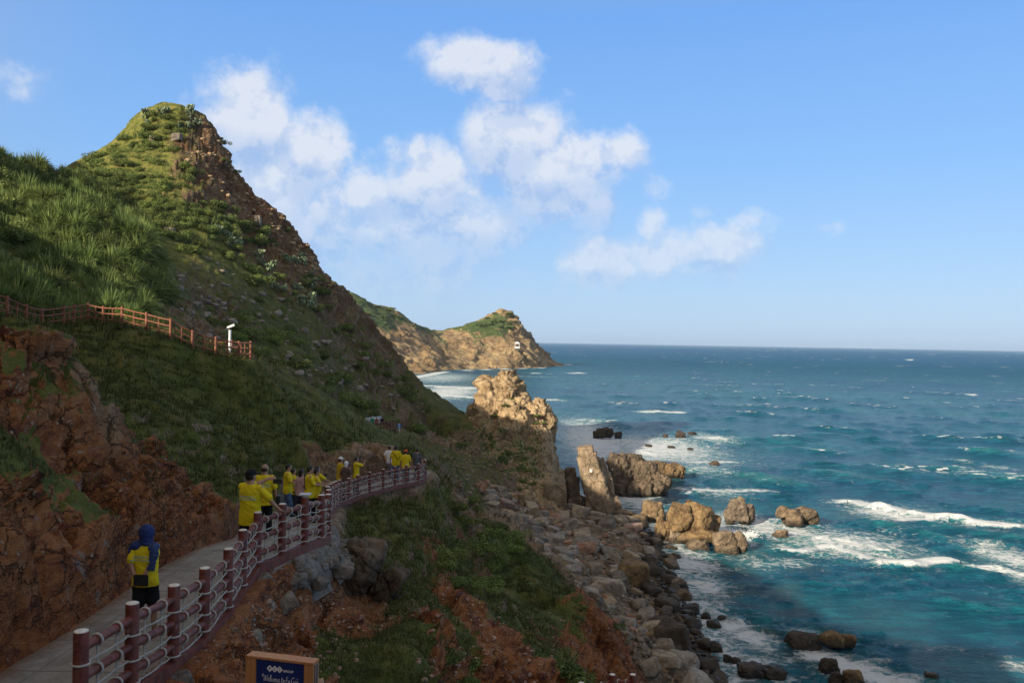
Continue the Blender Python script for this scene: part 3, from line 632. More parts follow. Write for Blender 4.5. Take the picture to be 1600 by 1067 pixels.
# lacy foam
wv = t.vmath('ADD', t.vmath('MULTIPLY', pos, (1, 1.25, 0)), t.vmath('SCALE', t.noise(pos, .45, 4, .6, col=True), 3.0))
l1 = t.noise(wv, .55, 8, .72, dist=.6); l2 = t.math('SUBTRACT', 1.0, t.math('ABSOLUTE', t.math('MULTIPLY', t.math('SUBTRACT', t.noise(wv, .9, 7, .65), .5), 6.0)))
vor = t.voro(wv, .9, 'DISTANCE_TO_EDGE'); lace = t.maprange(vor, .25, .0)
pat = t.math('ADD', t.math('MULTIPLY_ADD', l1, 1.25, -.25), t.math('ADD', t.math('MULTIPLY', l2, .16), t.math('MULTIPLY', lace, .14)))
fo = t.maprange(t.math('ADD', t.math('MULTIPLY', foam, .62), t.math('MULTIPLY', pat, 1.0)), .72, 1.08)
cn = t.noise(t.vmath('MULTIPLY', pos, (1.0, 1.6, 0)), .35, 5, .6)
cw = t.math('MULTIPLY', t.maprange(capsA, .3, .9), t.maprange(cn, .53, .60))
far_caps = t.math('MULTIPLY', t.maprange(t.noise(t.vmath('MULTIPLY', pos, (1, .55, 0)), .13, 3, .5), .70, .735), t.math('MULTIPLY', t.maprange(dist, 250, 500), t.maprange(t.noise(pos, .02, 2), .42, .55)))
tot = t.math('MAXIMUM', fo, t.math('MAXIMUM', cw, far_caps), clamp=True)
fcol = t.mix(t.noise(pos, 3.0, 4, .6), (.50, .56, .60), (.72, .74, .76))
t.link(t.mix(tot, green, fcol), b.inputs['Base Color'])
t.link(t.math('MAXIMUM', t.maprange(tot, 0, 1, .14, .8), t.maprange(dist, 100, 1200, .14, .40)), b.inputs['Roughness'])
t.link(t.mix(tot, t.maprange(dist, 60, 400, .10, .04), .1) if False else t.math('MULTIPLY', t.maprange(tot, 0, 1, 1.0, .4), t.maprange(dist, 60, 400, .10, .04)), b.inputs['Specular IOR Level']); b.inputs['IOR'].default_value = 1.33
fine = t.noise(t.vmath('MULTIPLY', pos, (1, 1.3, 1)), 2.2, 6, .62); med = t.noise(t.vmath('MULTIPLY', pos, (.8, 1.5, 1)), .42, 5, .6); lon = t.noise(t.vmath('MULTIPLY', pos, (.7, 1.5, 1)), .10, 5, .6)
hh_ = t.math('ADD', t.math('MULTIPLY', fine, t.maprange(dist, 40, 400, .36, .04)), t.math('ADD', t.math('MULTIPLY', med, t.maprange(dist, 60, 900, .55, 1.8)), t.math('MULTIPLY', lon, t.maprange(dist, 100, 1500, 0.6, 7))))
hh_ = t.math('ADD', hh_, t.math('MULTIPLY', tot, .12))
t.link(t.bump(hh_, 1.0, 1.0), b.inputs['Normal'])
sg.materials.append(m)
tag(link('sea', sg), kind='structure')

# ------------------------------------------------------------------ rock shapes
_ico = {}
def ico(sub):
    if sub not in _ico:
        bm = bmesh.new(); bmesh.ops.create_icosphere(bm, subdivisions=sub, radius=1.0)
        _ico[sub] = (np.array([v.co[:] for v in bm.verts]), np.array([[v.index for v in f.verts] for f in bm.faces])); bm.free()
    return _ico[sub]
def rock_np(seed, dims=(1, 1, .8), sub=4, nplanes=16, soft=16, crag_amp=.08, crag_s=2.4, boxy=0.0, joints=0.0):
    """fractured stone: cut by random planes, then roughened; unit half extents = dims"""
    V, F = ico(sub); r = np.random.default_rng(seed)
    n = r.normal(size=(nplanes, 3)); n /= np.linalg.norm(n, axis=1, keepdims=True)
    h = r.uniform(.72, 1.0, nplanes)
    ax = np.vstack([np.eye(3), -np.eye(3)]); ax += r.normal(size=ax.shape)*.12*(1-boxy*.5); ax /= np.linalg.norm(ax, axis=1, keepdims=True)
    n = np.vstack([n, ax]); h = np.concatenate([h+boxy*.3, np.full(6, .80)*r.uniform(.9, 1.05, 6)])
    q = np.maximum(V@n.T, 1e-3)/h
    rad = 1/np.power((q**soft).sum(1), 1/soft)
    P_ = V*rad[:, None]
    d = np.array(dims)
    Q = P_*d
    m_ = max(d)
    X, Y, Z = (Q/m_*crag_s + r.uniform(-50, 50, 3)).T
    c, e = cells(X, Y, Z*(.45 if joints else 1), seed); c2, e2 = cells(X*2.7, Y*2.7, Z*2.0, seed+50)
    ns = P_/np.linalg.norm(P_, axis=1, keepdims=True)
    disp = crag_amp*m_*(c*.9+c2*.35+.35*fbm(X*2, Y*2, Z*2, 4, seed)) - crag_amp*m_*.6*sstep(.08, 0, e)*(1+joints)
    return Q+ns*disp[:, None], F
def join_np(parts):
    vs, fs, o = [], [], 0
    for v, f in parts: vs.append(v); fs.append(f+o); o += len(v)
    return np.vstack(vs), np.vstack(fs)
def rotz(V, a): c, s = math.cos(a), math.sin(a); return V@np.array([[c, s, 0], [-s, c, 0], [0, 0, 1]])
def roty(V, a): c, s = math.cos(a), math.sin(a); return V@np.array([[c, 0, -s], [0, 1, 0], [s, 0, c]])
def rotx(V, a): c, s = math.cos(a), math.sin(a); return V@np.array([[1, 0, 0], [0, c, s], [0, -s, c]])
SEAROCKS = []
def rock_at(px0, px1, ytop, ybase, mat, label, seed, z0=0.0, D=None, parts=None, depth=.8, name='sea_rock', cat='rock', sub=5, **kw):
    """a rock whose foot meets height z0 at photograph pixel ybase"""
    pc = (px0+px1)/2
    if D is None:
        u = pc-800.0; v = 533.3-ybase; D = (CH-z0)/(-(u*sa+v*ca)/FPX)
    x, y, z = unp(pc, ybase, D); wx_ = (px1-px0)/FPX*D/2; hz = (ybase-ytop)/FPX*D
    if parts is None:
        V, F = rock_np(seed, (wx_*1.12, wx_*depth*1.1, hz*1.12), sub, **kw)
    else:
        L = []
        for i, (fx, fz, sx, sz, tilt, fy) in enumerate(parts):       # centre and half size as fractions of the whole
            v, f = rock_np(seed+i*7, (wx_*2*sx, wx_*2*sx*depth, hz*sz), sub, **kw)
            v = roty(v, R(tilt)); v = v + np.array([(fx-.5)*2*wx_, fy*wx_, hz*fz]); L.append((v, f))
        V, F = join_np(L)
    me = mesh_np(name, V, F, True, None, [mat])
    me.shade_flat() if False else None
    o = link(name, me, loc=(x, y+wx_*depth*.6, z0)); tag(o, label, cat)
    SEAROCKS.append((x, y+wx_*depth*.6, wx_, wx_*depth)); return o

# ---- the golden sea stack: a craggy height sheet joined to the beach
def rbf2(pts, c=.8, smooth=0.0):
    A = np.array(pts, float); K = np.sqrt((A[:, None, 0]-A[None, :, 0])**2+(A[:, None, 1]-A[None, :, 1])**2+c*c)+np.eye(len(A))*-smooth
    wv_ = np.linalg.solve(K, A[:, 2]-A[:, 2].mean())
    def f(x, y):
        o = np.empty(x.size); xx, yy = x.ravel(), y.ravel()
        for i in range(0, len(o), 20000): o[i:i+20000] = np.sqrt((xx[i:i+20000, None]-A[:, 0])**2+(yy[i:i+20000, None]-A[:, 1])**2+c*c)@wv_+A[:, 2].mean()
        return o.reshape(x.shape)
    return f
SP = []
def SL(*pts):
    q = [unp(*p) for p in pts]
    for a, b in zip(q[:-1], q[1:]):
        k_ = max(1, int(math.dist(a, b)/2.0))
        for i in range(k_): SP.append(tuple(a[j]+(b[j]-a[j])*i/k_ for j in range(3)))
    SP.append(q[-1])
SL((741, 628, 139), (751, 618, 139)); SL((760, 600, 139), (774, 593, 139), (789, 586, 139), (800, 595, 139)); SL((806, 603, 138.5), (820, 616, 138), (828, 626, 138), (845, 628, 138), (858, 642, 137.5), (865, 660, 137), (866, 690, 136), (872, 720, 134), (879, 748, 132), (882, 778, 128))
SL((736, 655, 137), (722, 672, 136), (705, 688, 134), (690, 698, 132)); SL((700, 704, 124), (718, 690, 127), (742, 680, 130)); SL((706, 722, 118), (735, 718, 119))
SL((745, 640, 136), (800, 630, 135.5), (840, 650, 135)); SL((742, 665, 133.5), (790, 665, 132), (850, 680, 133)); SL((720, 700, 128), (790, 705, 127.5), (855, 720, 129)); SL((715, 730, 121), (780, 742, 121), (868, 758, 123)); SL((735, 765, 112), (790, 775, 114), (850, 785, 117), (888, 798, 117))
for a in SP[:6]: SP.append((a[0], a[1]+2.5, a[2]-1.5))
for x, y, z in [(-9, 143, 8), (-9, 147, 1), (-6, 144, 12), (-2, 145, 12), (2, 145, 11), (4.5, 143, 8), (7, 141, 3), (8.8, 138, -1.2), (10, 134, -1.5), (10.8, 128, -1.5), (11, 124, -.5), (-4, 149, 1), (1, 150, -1), (6, 147, -2), (-14, 142, 7.5), (-14, 148, 1),
                (-13, 136, 7), (-15, 128, 8.6), (-11, 118, 7.5), (-7, 112, 6), (-5, 108, 4.6), (0, 108, 2.8), (4, 110, 1.8), (9, 114, .6), (12, 118, -.2), (-7.6, 139, 9), (-7.4, 137, 8.5)]: SP.append((x, y, z))
fst = rbf2(SP, .5)
gx = np.arange(-15, 13, .13); gy = np.arange(108, 152, .15)
GX, GY = np.meshgrid(gx, gy, indexing='xy'); GZ = fst(GX, GY)
GX0, GY0 = GX.copy(), GY.copy()
GZ = GZ + .7*sstep(0, 4, np.minimum(np.minimum(GX-gx[0], gx[-1]-GX), np.minimum(GY-gy[0], gy[-1]-GY)))*sstep(0, -6, GX)
GZ = GZ + .35*fbm(GX/2.5, GY/2.5, GX*0, 4, 61)
Ns = grid_normals(GX, GY, GZ)
st_ = sstep(.93, .6, Ns[..., 2]); up = sstep(7, 13, GZ)
cc, ee = cells(GX*.36+.2*fbm(GX, GY, GZ, 2, 8), GY*.36, GZ*.30, 71); c3, e3 = cells(GX*1.15, GY*1.15, GZ*.9, 81); c4, e4 = cells(GX*3, GY*3, GZ*3, 85)
kk = (cc*1.5-.30*sstep(.07, 0, ee))*(.35+.65*st_)*(.5+.5*up) + (c3*.30-.06*sstep(.07, 0, e3)) + c4*.12
edge = np.minimum(np.minimum(GX-gx[0], gx[-1]-GX), np.minimum(GY-gy[0], gy[-1]-GY)); kk = kk*sstep(0, 3, edge)
zb = base_height(GX, GY)
GZ = GZ - 1.5*sstep(3.0, 0, edge)
vg = .50*sstep(14.5, 9, GZ)*sstep(2.2, 5.5, GZ)+.06 - .35*sstep(4, 8, GX) + .18*sstep(.5, .9, Ns[..., 2])*sstep(9, 13, GZ)
me = mesh_np('sea_stack', np.stack([GX+Ns[..., 0]*kk, GY+Ns[..., 1]*kk, GZ+Ns[..., 2]*kk], -1).reshape(-1, 3), grid_faces(len(gy), len(gx))[:, ::1], True, dict(veg=vg), [M_STACK])
stack = link('sea_stack', me); tag(stack, 'great golden sea stack with sunlit craggy top and scrub on its shaded foot', 'sea stack')

# ---- leaning rock pillar with small marker plates beside the stack
D_ = 119.0; s_ = D_/FPX
def block(cx, cy, wpx, hpx, tilt, seed, dy=0.0, dep=1.0, boxy=.9, amp=.035, sub=4):
    v, f = rock_np(seed, (wpx*s_/2*1.22, wpx*s_/2*dep*1.25, hpx*s_/2*1.26), sub, nplanes=10, soft=18, crag_amp=amp+.025, boxy=boxy*.75, crag_s=2.0)
    v = roty(v, R(tilt)); x, y, z = unp(cx, cy, D_); return v+np.array([x, y+dy, z]), f
L = [block(916, 709, 25, 28, -8, 1, boxy=.8), block(923, 745, 30, 74, -13, 2, amp=.05, sub=5), block(935, 770, 34, 78, -15, 3, amp=.05, sub=5), block(938, 738, 17, 40, -24, 4, dy=1.0, amp=.06), block(943, 728, 12, 22, -20, 13, dy=1.2),
     block(951, 778, 24, 66, -17, 5, dy=.8, amp=.06), block(928, 790, 30, 34, -8, 8, amp=.06), block(958, 795, 26, 36, -14, 9, amp=.06), block(968, 805, 44, 22, 8, 15, dep=.9, amp=.06), block(985, 810, 30, 18, 5, 16, amp=.06)]
V, F = join_np(L); me = mesh_np('rock_pillar', V - np.array([*unp(930, 800, D_)[:2], 0]), F, True, None, [M_PILLAR])
x, y, z = unp(930, 800, D_); pil = link('rock_pillar', me, loc=(x, y, 0)); tag(pil, 'tall leaning pillar of stacked rectangular rock blocks beside the sea stack', 'rock pillar')
V, F = join_np([block(893, 746, 17, 30, -8, 10, dy=1.0, amp=.06), block(897, 762, 20, 34, 3, 11, dy=.8, amp=.06), block(898, 790, 28, 32, 4, 17, dy=.5, amp=.06), block(884, 775, 16, 34, -6, 18, dy=1, amp=.06)]); x, y, z = unp(895, 800, D_)
tag(link('rock_slab', mesh_np('rock_slab', V-np.array([x, y, 0]), F, True, None, [M_JOINT]), loc=(x, y, 0)), 'dark upright slab standing between the sea stack and the leaning pillar', 'rock')
m_white, t, b = material('white_paint'); t.link(t.mix(t.noise(t.geo(), 3, 4), (.7, .7, .68), (.82, .82, .8)), b.inputs['Base Color']); b.inputs['Roughness'].default_value = .5

DK, BR = M_DARKROCK, M_BROWNROCK
rock_at(950, 1052, 712, 775, M_JOINT, 'large jointed rock with shade put into its dark colour, standing in surf right of the leaning pillar', 100, parts=[(.18, .55, .20, .52, -4, 0), (.38, .48, .22, .62, 4, .1), (.62, .36, .24, .55, 10, 0), (.80, .22, .22, .42, 16, -.1), (.5, .15, .5, .28, 0, 0), (.12, .86, .10, .16, 10, .1), (.42, .82, .10, .22, -10, .1), (.27, .88, .07, .14, 0, .2)], crag_amp=.09, joints=1.4, boxy=.6, crag_s=3.2)
rock_at(1015, 1073, 722, 750, BR, 'low orange brown rock behind the large jointed rock', 130, parts=[(.25, .6, .28, .5, 0, 0), (.6, .4, .3, .6, 0, 0), (.85, .35, .18, .5, 0, 0)], crag_amp=.09)
rock_at(1040, 1130, 787, 850, BR, 'biggest rounded tan boulder at the point with surf breaking on its right', 150, parts=[(.26, .62, .26, .42, -12, -.2), (.60, .5, .36, .56, 8, 0), (.84, .34, .20, .42, 14, .2), (.5, .16, .46, .24, 0, -.1)], crag_amp=.06, nplanes=12)
rock_at(1000, 1042, 790, 818, BR, 'grey brown boulder left of the biggest tan boulder', 160, D=116, z0=.3)
rock_at(1133, 1188, 778, 822, BR, 'rugged knobbly rock standing in clear water right of the big tan boulder', 170, parts=[(.4, .5, .34, .5, 0, 0), (.72, .38, .26, .46, 8, .1), (.5, .78, .16, .3, 0, 0), (.2, .3, .2, .4, 0, 0)], crag_amp=.09)
rock_at(1217, 1287, 792, 825, BR, 'arched flat topped rock farthest right of the group in the white water', 180, parts=[(.16, .68, .18, .36, 0, 0), (.38, .45, .24, .52, 0, -.3), (.66, .6, .28, .36, 8, 0), (.86, .35, .16, .46, 12, 0), (.55, .25, .4, .3, 0, .4)], crag_amp=.06)
rock_at(1209, 1233, 828, 843, BR, 'small angular rock in foam below the arched rock', 190)
rock_at(1114, 1173, 829, 866, BR, 'flat brown rock in front of the white splash', 200, parts=[(.35, .5, .36, .5, 4, 0), (.78, .45, .22, .55, -14, -.1), (.4, .15, .4, .3, 0, -.2)], crag_amp=.07)
rock_at(1072, 1112, 843, 861, BR, 'low brown slab at the foot of the big tan boulder', 210)
rock_at(1024, 1052, 812, 842, BR, 'tan block leaning on the big boulder at the point', 215, z0=.2)
rock_at(1046, 1066, 820, 846, BR, 'upright tan block between the leaning block and the big boulder', 216, z0=.2)
rock_at(926, 975, 668, 687, DK, 'far black rock in white surf behind the leaning pillar', 220, parts=[(.4, .5, .34, .5, 0, 0), (.85, .3, .15, .4, 0, 0), (.15, .3, .16, .4, 0, 0)], crag_amp=.09)
rock_at(1054, 1074, 672, 685, DK, 'small far black rock with a pointed top in surf', 230, crag_amp=.1)
rock_at(1074, 1090, 674, 679, DK, 'flat far black reef beside the pointed rock', 231); rock_at(1035, 1044, 677, 683, DK, 'tiny black rock left of the pointed far rock', 232)
rock_at(1043, 1056, 696, 700, DK, 'low black rock awash below the pointed far rock', 233); rock_at(1008, 1020, 694, 698, DK, 'low black rock awash left of its twin', 234); rock_at(1074, 1084, 699, 703, DK, 'tiny dark rock awash to the right', 235)
rock_at(1108, 1126, 720, 727, BR, 'low brown rock in a ring of foam', 236); rock_at(1070, 1083, 780, 787, BR, 'small orange rock behind the big tan boulder', 237)
rock_at(1231, 1287, 988, 1013, DK, 'dark wet rock in shade beside its sunlit neighbour at lower right', 240, crag_amp=.06)
rock_at(1281, 1344, 989, 1019, BR, 'sunlit orange rock beside the dark wet one at lower right', 250, parts=[(.35, .5, .36, .5, 0, 0), (.78, .45, .26, .45, 8, 0)], crag_amp=.04)
rock_at(1284, 1314, 1025, 1052, DK, 'pointed brown rock near the bottom edge in swirling foam', 260); rock_at(1318, 1356, 1046, 1075, BR, 'rounded olive rock at the bottom edge in foam', 270)
rock_at(1154, 1238, 1040, 1064, DK, 'long low black reef near the bottom edge', 280, parts=[(.3, .4, .3, .5, 0, 0), (.7, .3, .3, .4, 0, 0)]); rock_at(1446, 1470, 1050, 1064, BR, 'small reddish rock awash at lower right', 290)
rock_at(1296, 1322, 1050, 1070, DK, 'dark low rock against the olive one', 291)
rock_at(1048, 1080, 903, 924, BR, 'square topped dark boulder in the water off the beach', 300); rock_at(1048, 1083, 921, 937, BR, 'tan slab boulder just below the square topped one', 310)
rock_at(1038, 1064, 934, 950, DK, 'dark wet boulder left of two slabs at the waterline', 311); rock_at(1064, 1096, 943, 960, DK, 'dark tilted slab at the waterline with foam around', 312)
rock_at(1095, 1112, 957, 967, DK, 'small dark rock offshore of the tilted slab', 313); rock_at(1106, 1128, 969, 981, DK, 'dark rock awash below the small one', 314); rock_at(1120, 1136, 962, 969, DK, 'flat dark rock awash offshore', 315)
rock_at(1002, 1088, 966, 1032, DK, 'huge dark rounded boulder at the lower waterline', 320, depth=.9, crag_amp=.03, nplanes=10)
rock_at(1084, 1106, 994, 1008, DK, 'dark boulder right of the huge rounded one', 321); rock_at(1106, 1132, 1003, 1018, DK, 'black wedge in shade surf', 322); rock_at(1130, 1146, 1022, 1034, DK, 'small black stone in shade surf', 323); rock_at(1143, 1158, 1026, 1036, DK, 'small black stone right of the other', 324)
rock_at(1038, 1102, 1014, 1072, M_BOULDER, 'huge cracked grey boulder at the bottom of the beach', 330, depth=.9, crag_amp=.035, nplanes=10)
rock_at(1050, 1124, 1056, 1110, M_BOULDER, 'flat topped pale boulder cut by the bottom edge', 340, depth=.8, crag_amp=.03)

# ---- spray thrown up between the big boulder and the flat rock
r_ = np.random.default_rng(4); Vs, Fs, o_n = [], [], 0; v0, f0 = ico(1)
for k_ in range(5200):
    t_ = r_.random()**1.6; a = r_.normal()*.5; cxp = r_.choice([1122, 1150, 1172], p=[.5, .3, .2]); x, y = onsea(cxp+r_.normal()*7, 838+r_.normal()*3)
    h_ = t_*(2.6 if cxp == 1122 else 1.3)*r_.random(); s = r_.uniform(.008, .032)*(1.25-.5*t_)
    if h_ < .5: s *= 1.8
    Vs.append(v0*np.array([s, s, s*r_.uniform(.6, 1.5)])+np.array([x+a*h_*.35, y+r_.normal()*.35, .1+h_])); Fs.append(f0+o_n); o_n += len(v0)
M_SPRAY, t, b = material('sea_spray'); b.inputs['Base Color'].default_value = (.78, .8, .82, 1); b.inputs['Roughness'].default_value = .9; b.inputs['Subsurface Weight'].default_value = .0
tag(link('spray', mesh_np('spray', np.vstack(Vs), np.vstack(Fs), True, None, [M_SPRAY])), 'white spray bursting up beside the biggest tan boulder', 'spray', kind='stuff')

# ---- far headland
HP = []
def HL(*pts):
    q = [unp(*p) for p in pts]
    for a, b_ in zip(q[:-1], q[1:]):
        k_ = max(1, int(math.dist(a, b_)/14))
        for i in range(k_): HP.append(tuple(a[j]+(b_[j]-a[j])*i/k_ for j in range(3)))
    HP.append(q[-1])
HL((520, 452, 760), (548, 461, 760), (575, 468, 765), (592, 478, 770), (620, 490, 775), (650, 508, 790), (672, 518, 810), (690, 521, 830), (708, 516, 850), (735, 502, 860), (760, 495, 868), (776, 486, 873), (785, 482, 875), (794, 487, 878), (808, 503, 885), (820, 517, 885), (831, 530, 890), (834, 544, 890), (846, 549, 895), (858, 560, 900), (872, 569, 905))
HL((480, 560, 560), (560, 590, 575), (640, 586, 588), (655, 583, 610), (668, 580, 640), (690, 579, 680), (730, 577.5, 722), (770, 576, 748), (810, 574.5, 775), (845, 572, 815), (870, 570, 870))
HL((560, 520, 660), (610, 545, 650), (640, 565, 640), (665, 568, 665)); HL((600, 505, 720), (650, 535, 720), (700, 560, 735)); HL((720, 530, 800), (750, 545, 790), (780, 550, 790), (810, 552, 800)); HL((745, 515, 830), (790, 515, 835), (812, 530, 830)); HL((835, 558, 840), (850, 564, 860))
HL((690, 545, 770), (720, 560, 760)); HL((610, 530, 690), (640, 556, 672))
for x, y, z in [(-260, 800, 70), (-200, 900, 20), (-120, 930, 5), (-60, 960, -5), (0, 960, -6), (40, 930, -6), (70, 930, -6), (70, 860, -6), (50, 800, -6), (20, 740, -6), (-20, 700, -6), (-60, 660, -6), (-90, 600, -6), (-130, 540, -6), (-260, 560, 20), (-260, 660, 60), (-60, 900, 26), (-20, 915, 18), (-130, 870, 45)]: HP.append((x, y, z))
fh = rbf2(HP, 3.0)
gx = np.arange(-240, 70, 1.15); gy = np.arange(550, 960, 1.5)
GX, GY = np.meshgrid(gx, gy, indexing='xy'); GZ = fh(GX, GY)
GZ = GZ + 2.2*fbm(GX/22, GY/22, GX*0, 5, 101)*sstep(0, 12, GZ)
Nh = grid_normals(GX, GY, GZ)
ca_, ea_ = cells(GX*.055+.3*fbm(GX*.05, GY*.05, GZ*.05, 2, 8), GY*.055, GZ*.03, 111); cb_, eb_ = cells(GX*.16, GY*.16, GZ*.11, 121); cc_, _e = cells(GX*.45, GY*.45, GZ*.4, 125)
vh = sstep(20, 44, GZ)*.60 - .5*sstep(.85, .55, Nh[..., 2]) + .30*fbm(GX/30, GY/30, GX*0, 3, 131) + .16
kk = (ca_*6.0-1.4*sstep(.07, 0, ea_)+cb_*2.4-.5*sstep(.07, 0, eb_)+cc_*.7)*(.35+.65*sstep(.9, .6, Nh[..., 2]))*(1-.55*np.clip(vh, 0, 1))
me = mesh_np('far_headland', np.stack([GX+Nh[..., 0]*kk, GY+Nh[..., 1]*kk, GZ+Nh[..., 2]*kk], -1).reshape(-1, 3), grid_faces(len(gy), len(gx)), True, dict(veg=vh), [M_FAR])
tag(link("headland", me), kind="structure")
# ------------------------------------------------------------------ boulders of the beach
def in_poly(x, y, poly):
    c = np.zeros(x.shape, bool); j = len(poly)-1
    for i in range(len(poly)):
        xi, yi = poly[i]; xj, yj = poly[j]
        c ^= ((yi > y) != (yj > y)) & (x < (xj-xi)*(y-yi)/(yj-yi+1e-12)+xi); j = i
    return c
BEACH = [(6.5, 54), (10.5, 46), (10, 40), (14, 42), (16, 52), (16, 62), (16.5, 70), (17, 78), (17.5, 86), (20, 98), (20, 110), (18, 122), (10, 122), (4, 114), (-3, 106), (-4, 96), (0, 84), (1.5, 74), (3, 64)]
bx = rng.uniform(-8, 22, 26000); by = rng.uniform(38, 126, 26000)
kp = in_poly(bx, by, BEACH); bx, by = bx[kp], by[kp]
bz = base_height(bx, by)
sz = np.concatenate([rng.uniform(.75, 1.5, 160), rng.uniform(.45, .9, 700), rng.uniform(.18, .5, len(bx))])[:len(bx)]*(.78+.22*np.clip((by-50)/50, 0, 1))
acc = []; cell = {}
for i in range(len(bx)):
    k_ = (int(bx[i]//2), int(by[i]//2)); ok = True
    for dx in (-1, 0, 1):
        for dy in (-1, 0, 1):
            for j in cell.get((k_[0]+dx, k_[1]+dy), ()):
                if (bx[i]-bx[j])**2+(by[i]-by[j])**2 < (.78*(sz[i]+sz[j]))**2: ok = False; break
            if not ok: break
        if not ok: break
    if ok: cell.setdefault(k_, []).append(i); acc.append(i)
acc = sorted(acc, key=lambda i: -sz[i]/by[i])
def boulder_protos(prefix, n, mat, sub, seed0, amp=.03):
    L = []
    for k_ in range(n):
        r_ = np.random.default_rng(seed0+k_)
        v, f = rock_np(seed0+k_*3, (1.0, r_.uniform(.62, .9), r_.uniform(.45, .72)), sub, nplanes=10, soft=26, crag_amp=amp, crag_s=1.6, boxy=r_.uniform(0, .7))
        L.append(mesh_np('boulder', v, f, True, None, [mat]))
    return L
PB = {'grey': boulder_protos('g', 9, M_BOULDER, 4, 500), 'orange': boulder_protos('o', 4, M_ORANGEB, 4, 600), 'brown': boulder_protos('b', 5, M_BROWNROCK, 3, 700), 'dark': boulder_protos('d', 5, M_DARKROCK, 3, 800)}
BL = {'grey': ('grey weathered boulder lying in the boulder beach below the sea stack', 'grey boulders of the beach'),
      'orange': ('orange tinted boulder among the grey ones of the beach', 'orange boulders of the beach'),
      'brown': ('brown boulder at the seaward side of the boulder beach', 'brown boulders by the waterline'),
      'dark': ('dark wet boulder at the shaded waterline of the beach', 'dark wet boulders at the waterline')}
wx0 = np.interp(by, [40, 52, 62, 70, 78, 86, 98, 110, 122], [12, 15, 15, 16, 16, 17, 19.5, 20, 18])
rest = []
for q, i in enumerate(acc):
    dsea = wx0[i]-bx[i]
    if dsea < 2.6: kd = 'dark' if by[i] < 92 or rng.random() < .4 else 'brown'
    elif dsea < 5 and by[i] < 85: kd = 'brown' if rng.random() < .5 else 'grey'
    else: kd = 'orange' if rng.random() < .16 else 'grey'
    if q < 290:
        o = link('boulder', PB[kd][rng.integers(len(PB[kd]))], loc=(bx[i], by[i], bz[i]+sz[i]*.30))
        o.scale = (sz[i], sz[i], sz[i]*rng.uniform(.8, 1.1)); o.rotation_euler = (rng.normal()*.25, rng.normal()*.25, rng.uniform(0, 6.28))
        tag(o, BL[kd][0], 'boulder', BL[kd][1])
    elif q < 7500: rest.append((bx[i], by[i], bz[i]+sz[i]*.15, sz[i], kd))
protoV = [rock_np(900+k_, (1, .8, .6), 2, nplanes=8, soft=13, crag_amp=.03) for k_ in range(8)]
def merged(name, items, mat, label, cat, group=None):
    Vs, Fs, o = [], [], 0
    for (x, y, z, s, *_r) in items:
        v, f = protoV[rng.integers(8)]; a = rng.uniform(0, 6.28)
        vv = rotx(rotz(v*np.array([1, 1, rng.uniform(.7, 1.2)]), a), rng.normal()*.4)*s + np.array([x, y, z]); Vs.append(vv); Fs.append(f+o); o += len(v)
    if not Vs: return None
    ob = link(name, mesh_np(name, np.vstack(Vs), np.vstack(Fs), True, None, [mat])); return tag(ob, label, cat, kind='stuff')
merged('small_stones', [r for r in rest if r[4] == 'grey'], M_BOULDER, 'small grey stones filling the gaps between the beach boulders', 'stones')
merged('small_stones', [r for r in rest if r[4] == 'orange'], M_ORANGEB, 'small orange stones between the beach boulders', 'stones')
merged('small_stones', [r for r in rest if r[4] in ('brown', 'dark')], M_DARKROCK, 'small dark stones along the waterline', 'stones')
def single_boulder(px, py, D, s, mat, seed, label, sc=(1, 1, 1), sink=.3, name='boulder'):
    v, f = rock_np(seed, (s*sc[0], s*sc[1], s*sc[2]), 5, nplanes=9, soft=14, crag_amp=.04, crag_s=2.0, boxy=.4)
    x, y, z = unp(px, py, D); z = ground_z(x, y)
    return tag(link(name, mesh_np(name, v, f, True, None, [mat]), loc=(x, y, z+s*sc[2]*(1-2*sink))), label, 'boulder')
single_boulder(818, 815, 97, 1.3, M_ORANGEB, 41, 'large rusty red squared boulder at the upper end of the beach', (1.1, .8, .7))
single_boulder(915, 868, 88, 1.3, M_ORANGEB, 42, 'large orange flat topped boulder in the middle of the beach', (1.1, .8, .65))
single_boulder(915, 855, 92, 1.8, M_BOULDER, 43, 'large pale grey slab just above the orange flat topped boulder', (1.2, .8, .45))
single_boulder(988, 905, 82, 1.9, M_BROWNROCK, 44, 'large brown rounded boulder near the waterline', (1, .9, .85))
single_boulder(950, 935, 72, 1.5, M_BOULDER, 45, 'smooth grey boulder at the foot of the orange cliff', (1.2, .8, .6))
single_boulder(868, 780, 119, 2.4, M_PILLAR, 46, 'big pale triangular slab between the sea stack and the pillar', (.9, .7, 1.1))
single_boulder(800, 790, 108, 1.6, M_STACK, 47, 'broad tan boulder at the foot of the sea stack', (1.2, .8, .6))

# stones and rubble on the slopes
def slope_stones(n, poly_px, Dr, smin, smax, mat, label, seed):
    r_ = np.random.default_rng(seed); items = []
    xs = np.array([p[0] for p in poly_px]); ys = np.array([p[1] for p in poly_px]); tries = 0
    while len(items) < n and tries < n*6:
        tries += 1
        px, py = r_.uniform(xs.min(), xs.max()), r_.uniform(ys.min(), ys.max())
        if not in_poly(np.array([px]), np.array([py]), poly_px)[0]: continue
        h, nn = pix_hit(px, py)
        if h is None or not (Dr[0] < h.y < Dr[1]): continue
        s = smin*(smax/smin)**(r_.random()**2.2); items.append((h.x, h.y, h.z+s*.1, s, ''))
    return merged('loose_stones', items, mat, label, 'stones')
slope_stones(900, [(690, 700), (740, 670), (800, 700), (870, 780), (860, 830), (790, 810), (720, 780)], (60, 136), .08, .45, M_BOULDER, 'rubble on the slope at the foot of the sea stack', 5)
